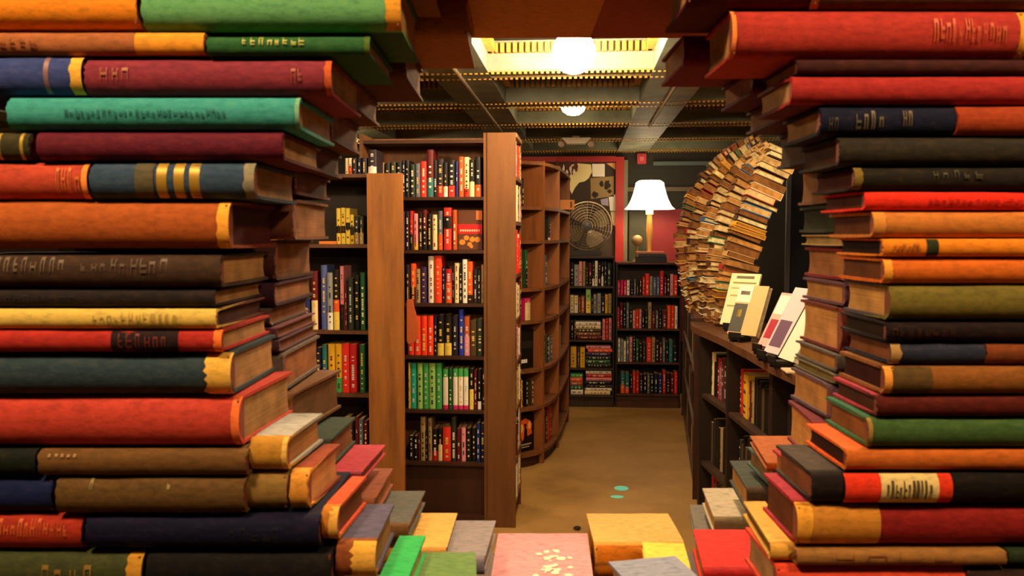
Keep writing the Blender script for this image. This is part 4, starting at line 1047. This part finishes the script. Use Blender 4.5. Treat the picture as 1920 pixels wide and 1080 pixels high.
# emergency light
q = aty(1080, 270, 7.35)
t = empty('emergency_light', (q.x, 7.35, CB - .001), 'white wedge shaped emergency light with two heads under the far beam', 'emergency light')
bm = bmesh.new(); vs = []
for y in (-.05, .05):
    vs.append([bm.verts.new((x, y, z)) for x, z in ((-.12, 0), (.12, 0), (.075, -.05), (-.075, -.05))])
bm.faces.new(vs[0]); bm.faces.new(vs[1][::-1])
for i in range(4): bm.faces.new((vs[0][i], vs[1][i], vs[1][(i + 1) % 4], vs[0][(i + 1) % 4]))
bmesh.ops.recalc_face_normals(bm, faces=bm.faces)
meshobj('housing', bm, plain('#e8d8c0', .5), t)
for s in (-1, 1):
    bm = bmesh.new(); bmesh.ops.create_uvsphere(bm, u_segments=14, v_segments=8, radius=.028)
    for v in bm.verts: v.co.x += s * .125; v.co.z -= .05; v.co.y -= .02
    meshobj('lamp_head', bm, plain('#c8a890', .4), t, True)
obox('beam_bracket', -.03, .03, -.02, .02, -.001, .02, plain('#c8b89a', .5), t)

# ---- right side: counter bookcase
zK = 1.10
ctop = [(1296, 4.95), (1300, 4.72), (1352, 4.2), (1404, 3.72), (1452, 3.32), (1500, 3.06)]
CP = [Vector((aty(x, 440, y).x, y, 0)) for x, y in ctop]
CP += [Vector((CP[-1].x + .12, 2.95, 0)), Vector((1.6, 2.85, 0)), Vector((1.7, 4.9, 0))]
ck = empty('counter_bookcase', (1.1, 3.9, 0), 'dark wooden counter with curved worktop and open shelves on the right', 'counter')
o0 = Vector((1.1, 3.9, 0))
bm = bmesh.new(); poly_prism(bm, [((p_ - o0).x, (p_ - o0).y) for p_ in CP], zK - .035, zK)
bmesh.ops.recalc_face_normals(bm, faces=bm.faces)
meshobj('worktop', bm, wood('#5a3822'), ck)
fx = [Vector((p_.x + .04, p_.y, 0)) for p_ in CP[:6]]
bays = [fx[1] + Vector((0, -.03, 0)), fx[2] + (fx[3] - fx[2]) * .0, fx[3] + (fx[4] - fx[3]) * .6, fx[5] + Vector((0, -.02, 0))]
for p_ in bays:
    obox('upright', p_.x - o0.x, p_.x - o0.x + .5, p_.y - o0.y - .03, p_.y - o0.y + .03, 0, zK - .035, wd_blk, ck)
for z in (.08, .37, .74):
    bm = bmesh.new(); poly_prism(bm, [((v - o0).x, (v - o0).y) for v in (fx[1], fx[2], fx[3], fx[4], fx[5], Vector((1.5, fx[5].y, 0)), Vector((1.5, fx[1].y, 0)))], z - .02, z)
    bmesh.ops.recalc_face_normals(bm, faces=bm.faces)
    meshobj('shelf', bm, wood('#3a2a20'), ck)
obox('back_panel', .22, .25, fx[5].y - o0.y, fx[1].y - o0.y, 0, zK - .035, wd_blk, ck)
def face_left(lb, x, y, z, T, h, D, code, grp=None, rz=-PI / 2, name='shelf_book'):
    o = bpy.data.objects.new(name, slim(T, h, D, cols_of(code), int(abs(y) * 1000) + int(z * 100), code not in 'kKe')); link(o)
    o.rotation_euler = (0, 0, rz); o.location = (x, y, z + .001); tag(o, lb, 'book', grp); return o
cn = ['k', 'a', 'k', 'r', 'k', 'e', 's', 'k', 'K', 'd', 'c', 'k', 'z', 'k', 'k', 'e']
for r, (z, hh) in enumerate(((.08, .24), (.37, .29), (.74, .24))):
    for bay in range(3):
        A, B = bays[bay], bays[bay + 1]
        y = A.y - .045; k = 0
        while y - .05 > B.y + .05 and k < 14:
            T = random.uniform(.024, .05)
            if bay == 2 and r == 1 and k > 4: break
            f = (A.y - y) / (A.y - B.y); x = A.x + (B.x - A.x) * f + .05
            code = cn[(k * 3 + r * 5 + bay * 7) % 16]
            if bay == 1 and r == 2 and k == 1: T = .11
            if bay == 1 and r == 2: code = ['r', 'y', 'd', 'a', 'k', 'k', 'k', 'e', 'k', 'k', 'k', 'k', 'k', 'k'][k]
            o = face_left('%s book, %s from the far end, %s shelf, %s bay of the counter' % (WORD[code], ORD[k + 1], ('bottom', 'middle', 'upper')[r], ('far', 'middle', 'near')[bay]), x, y, z, T, hh * random.uniform(.75, .98), .16, code, 'books on the counter shelves')
            if k > 5: far_rest.append(o)
            y -= T + .002; k += 1
# further bookcase along the right of the aisle
XR = .93
t = empty('side_bookcase', (XR, 6.4, 0), 'dark bookcase along the right of the aisle seen almost edge on', 'bookcase')
P1_, P2_ = Vector((aty(1301, 500, 5.15).x + .01, 5.15, 0)), Vector((aty(1277, 500, 7.6).x + .02, 7.6, 0))
dv = (P2_ - P1_); Lr = dv.length; t.location = P1_; t.rotation_euler = (0, 0, math.atan2(dv.y, dv.x))
obox('side_panel', 0, .02, -.25, 0, 0, zK, wd_dk, t); obox('side_panel', Lr - .02, Lr, -.25, 0, 0, zK, wd_dk, t)
obox('back_panel', 0, Lr, -.265, -.25, 0, zK, wd_blk, t)
obox('top_board', 0, Lr, -.26, .01, zK, zK + .025, wood('#5a3822'), t)
for z in (.1, .42, .76): obox('shelf', .02, Lr - .02, -.25, -.003, z - .02, z, wood('#4a3020'), t)
for r, z in enumerate((.1, .42, .76)):
    s = .05; k = 0
    while s < Lr - .1:
        T = random.uniform(.04, .075); code = 'kekskdmcenkKdmes'[(k * 5 + r * 3) % 16]
        o = bpy.data.objects.new('shelf_book', slim(T, random.uniform(.19, .26), .15, cols_of(code), k + r * 50, False)); link(o)
        p_ = P1_ + dv.normalized() * (s + T); nrm = Vector((-dv.y, dv.x, 0)).normalized()
        p_ = p_ - nrm * .02
        o.location = (p_.x, p_.y, z + .001); o.rotation_euler = (0, 0, t.rotation_euler.z + PI)
        far_rest.append(o)
        s += T + .003; k += 1

fuse(far_rest, 'shelf_book_rows', 'small far books filling the shelves seen edge on along the aisle and in the counter', 'books')

# ---- the arch of books above the counter
FC = [(1443, 268), (1420, 318), (1398, 365), (1374, 425), (1354, 480), (1343, 530), (1338, 606)]
DC = [(1420, 250), (1345, 292), (1294, 358), (1268, 430), (1269, 500), (1282, 555), (1302, 600)]
def spl(C, s):
    n_ = len(C) - 1; s = max(0, min(.9999, s)) * n_; i = int(s); f = s - i
    p0 = Vector(C[max(i - 1, 0)]); p1 = Vector(C[i]); p2 = Vector(C[i + 1]); p3 = Vector(C[min(i + 2, n_)])
    return .5 * ((2 * p1) + (p2 - p0) * f + (2 * p0 - 5 * p1 + 4 * p2 - p3) * f * f + (3 * p1 - p0 - 3 * p2 + p3) * f ** 3)
arch_cols = ['#7a5430', '#8a5a30', '#6a4024', '#3a2418', '#5a3420', '#c09a60', '#3a2418', '#caa870', '#6a4024', '#9a6a3c']
acc = {'#2870b0': 'blue', '#1f7a4a': 'green', '#a02c20': 'red', '#201a18': 'black', '#e0a020': 'yellow', '#e8dcc0': 'white'}
cname = {'#a87a48': 'tan', '#8a5a30': 'brown', '#c09a60': 'sand coloured', '#6a4024': 'dark brown', '#b08a50': 'khaki', '#7a5430': 'umber', '#3a2418': 'blackish brown', '#caa870': 'cream', '#5a3420': 'chestnut', '#9a6a3c': 'ochre'}
apg = paper('#d8a860')
NL = 5
layer_names = ['nearest', 'second', 'middle', 'fourth', 'farthest']
def arch_mesh(T, Hh, D, h, spine_out=False):
    bm = bmesh.new(); bt = .0042
    box(bm, 0, bt, 0, D, 0, Hh, 0); box(bm, T - bt, T, 0, D, 0, Hh, 0); box(bm, bt, T - bt, *((D - .003, D) if spine_out else (0, .003)), 0, Hh, 0)
    # pages with hollow fore edge
    ps = [(bt, .003)] + [(bt + (T - 2 * bt) * i / 5, D - .004 - .004 * math.sin(PI * i / 5)) for i in range(6)] + [(T - bt, .003)]
    a = [bm.verts.new((x, y, .003)) for x, y in ps]; b2 = [bm.verts.new((x, y, Hh - .003)) for x, y in ps]
    bm.faces.new(a[::-1]).material_index = 1; bm.faces.new(b2).material_index = 1
    for i in range(len(ps)): bm.faces.new((a[i], a[(i + 1) % len(ps)], b2[(i + 1) % len(ps)], b2[i])).material_index = 1
    me = bpy.data.meshes.new('arch_book'); bm.to_mesh(me); bm.free(); me.materials.append(bmat(h)); me.materials.append(paper(random.choice(['#c8944c', '#ecd8a0', '#a87840', '#d8b070', '#8a5c30', '#e4c88c'])))
    return me
mesh_cache = {}
for k in range(NL):
    tt = k / (NL - 1); Yk = 4.72 + .22 * k
    # walk down the curve
    pts = []
    for i in range(241):
        s = i / 240; a = spl(FC, s); b2 = spl(DC, s); e = tt ** .8
        p2 = a * (1 - e) + b2 * e; v = aty(p2.x, p2.y, Yk); pts.append(Vector((v.x, v.z)))
    dist = 0; i = 0; cnt = 0; pos = 240
    seq = []
    # from the bottom up
    cur = 240; T = .03
    zfloor = zK + .002
    while cur > 2:
        T = random.choice([.023, .028, .034, .040])
        q = cur; acc_d = 0
        while q > 0 and acc_d < T * (1.05 + .10 * tt) + .001:
            acc_d += (pts[q] - pts[q - 1]).length; q -= 1
        if q <= 0: break
        mid = (pts[cur] + pts[q]) / 2; tg = (pts[q] - pts[cur]).normalized()   # upward along the curve
        inw = Vector((tg.y, -tg.x))        # toward the inside of the arch (right)
        h = random.choice(arch_cols)
        if random.random() < .24: h = random.choice(list(acc))
        D = random.choice([.155, .17, .185]); Hh = random.choice([.12, .135, .15])
        key = (T, D, h)
        key = key + (random.random() < .22,)
        if key not in mesh_cache: mesh_cache[key] = arch_mesh(T, Hh, D, h, key[3])
        o = bpy.data.objects.new('hardback_book', mesh_cache[key]); link(o)
        # local x -> tg (thickness), local y -> outward, local z -> toward viewer (-Y)
        out_ = -inw
        X = Vector((tg.x, 0, tg.y)); Yv = Vector((out_.x, 0, out_.y)); Z = X.cross(Yv)
        if Z.y > 0: X = -X; Z = X.cross(Yv)
        M = Matrix((X, Yv, Z)).transposed().to_4x4()
        jit = random.uniform(-.014, .012)
        M = Matrix.Rotation(random.uniform(-.025, .025), 4, 'Y') @ M
        org = Vector((mid.x, 0, mid.y)) - X * (T / 2) - Yv * (D - jit); org.y = Yk + .085 + random.uniform(-.012, .012)
        M.translation = org
        lowest = min((M @ Vector(c)).z for c in ((0, 0, 0), (T, 0, 0), (0, D, 0), (T, D, 0)))
        if lowest < zfloor: M.translation.z += zfloor - lowest if len(seq) == 0 else 0
        o.matrix_world = M
        seq.append((o, h)); cur = q
    zones = len(seq)
    for j, (o, h) in enumerate(seq):
        zone = 'lower' if j < zones / 3 else ('middle' if j < 2 * zones / 3 else 'upper')
        nm = cname.get(h) or acc[h]
        tag(o, '%s book in the %s part of the %s ring of the book arch' % (nm, zone, layer_names[k]), 'book', '%s books in the %s part of the %s ring of the book arch' % (nm, zone, layer_names[k]))

# ---- display books leaning on small black stands along the worktop
def display(lb, px, Y, w_, h_, T, col, pcol, az, lean, feats, name='display_book', pages='#e8d8b8'):
    p_ = aty(px, 440, Y); t = empty(name, (p_.x, Y, zK + .03), lb, 'book')
    # local: cover in x (width) z (height), facing -y
    t.rotation_euler = (-lean, 0, az)
    obox('cover', 0, w_, 0, .003, 0, h_, bmat(col), t); obox('back_cover', 0, w_, T - .003, T, 0, h_, bmat(col), t)
    obox('page_block', .003, w_ - .003, .003, T - .003, .003, h_ - .003, paper(pages), t)
    for nm, x0, x1, z0, z1, h in feats:
        obox(nm, x0 * w_, x1 * w_, -.0012, 0, z0 * h_, z1 * h_, bmat(h), t)
    s = empty('book_stand', (p_.x, Y, zK), 'small black easel under the ' + lb.split(' leaning')[0], 'book stand', az)
    obox('ledge', w_ * .3, w_ * .7, -.055, T + .02, .012, .026, plain('#120f0d', .5), s, .003)
    obox('lip', w_ * .3, w_ * .7, -.055, -.045, .012, .045, plain('#120f0d', .5), s)
    obox('foot', w_ * .33, w_ * .42, -.05, .04, 0, .012, plain('#120f0d', .5), s); obox('foot', w_ * .58, w_ * .67, -.05, .04, 0, .012, plain('#120f0d', .5), s)
AZ = -PI / 2 + .62
display('pale yellow illustrated paper book leaning at the far end of the counter', 1352, 4.55, .17, .29, .012, '#e6dcae', '#fff', AZ + .25, .42,
        [('printed_lines', .12, .9, .8, .83, '#8a8a58'), ('printed_lines', .1, .6, .7, .72, '#a8a070'), ('printed_lines', .12, .8, .55, .58, '#a8a070'), ('printed_lines', .1, .7, .35, .38, '#a0986a'), ('printed_title', .2, .8, .9, .95, '#6a6a50')])
display('grey and tan covered book leaning beside the pale yellow one', 1366, 4.12, .16, .25, .03, '#d8b078', '#fff', AZ + .15, .42,
        [('dark_picture', .0, .45, .05, .62, '#4a4a44'), ('white_panel', 0, .5, .65, 1, '#ece4cc'), ('yellow_flower', .15, .3, .35, .5, '#e0c030'), ('title_mark', .1, .42, .8, .88, '#5a5a50')])
display('pink and white paperback leaning on the counter', 1424, 3.70, .15, .25, .022, '#e8b0a8', '#fff', AZ - .25, .48,
        [('red_picture', .1, .8, .15, .5, '#a83040'), ('white_panel', .05, .95, .6, .95, '#f0e4dc')], pages='#f0e0d0')
display('lilac white paperback leaning between the pink and the thick white book', 1436, 3.50, .15, .29, .02, '#d8c8d0', '#fff', AZ - .35, .48,
        [('violet_picture', .1, .7, .1, .5, '#6a5068')], pages='#f0e8e0')
display('thick white paged book leaning nearest on the counter', 1462, 3.34, .14, .28, .04, '#f0e6d0', '#fff', AZ - .45, .5, [('dark_edge', 0, .06, 0, 1, '#2a2018')], pages='#fff4d8')
q = Vector((CP[4].x + .2, 3.4, zK))
o = obox('folded_leaflet', 0, .16, 0, .1, 0, .006, plain('#e8c8a0', .6)); o.location = (CP[5].x - .02, 3.12, zK + .001); tag(o, 'cream leaflet lying flat at the near end of the counter', 'leaflet')
for i, (dx, h, T) in enumerate(((0, '#c8a060', .03), (.01, '#e0c890', .025), (-.01, '#b08a58', .03))):
    o = obox('hardback_book', 0, .2, 0, .14, 0, T - .002, bmat(h), None, .002); o.location = (1.02 + dx, 4.02, zK + .001 + i * .03); tag(o, '%s book in the small pile behind the display books' % ('sand brown', 'pale cream', 'dull tan')[i], 'book')

# ---- dark column and darkness to the right of the arch
o = obox('trim_60', aty(1474, 440, 5.9).x, aty(1482, 440, 5.9).x, 5.9, 5.93, 0, CB + .01, plain('#5a5a60', .5)); o['kind'] = 'structure'
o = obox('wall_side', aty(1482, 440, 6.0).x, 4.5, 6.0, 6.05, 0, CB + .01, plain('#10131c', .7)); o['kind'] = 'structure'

# ---- turquoise flare glows painted as flat discs, and a scrap, on the floor
for lb, px, py, rx, ry, h in (('turquoise round flare glow painted on the aisle floor, the farther one', 1165, 916, .045, .05, '#78ffff'), ('turquoise oval flare glow painted on the aisle floor, the nearer one', 1157, 932, .04, .028, '#78fff4')):
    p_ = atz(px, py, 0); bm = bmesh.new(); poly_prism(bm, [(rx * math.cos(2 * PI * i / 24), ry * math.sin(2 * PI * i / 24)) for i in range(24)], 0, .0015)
    o = meshobj('flare_spot', bm, plain(h, .5)); o.location = (p_.x, p_.y, .0012); tag(o, lb, 'painted flare')
p_ = atz(1082, 993, 0); bm = bmesh.new(); bmesh.ops.create_icosphere(bm, subdivisions=2, radius=.02)
for v in bm.verts: v.co.z = v.co.z * .4 + .008; v.co *= random.uniform(.85, 1.15)
o = meshobj('floor_crumb', bm, plain('#2a1810', .7)); o.location = (p_.x, p_.y, .001); tag(o, 'small dark scrap lying on the aisle floor', 'scrap')
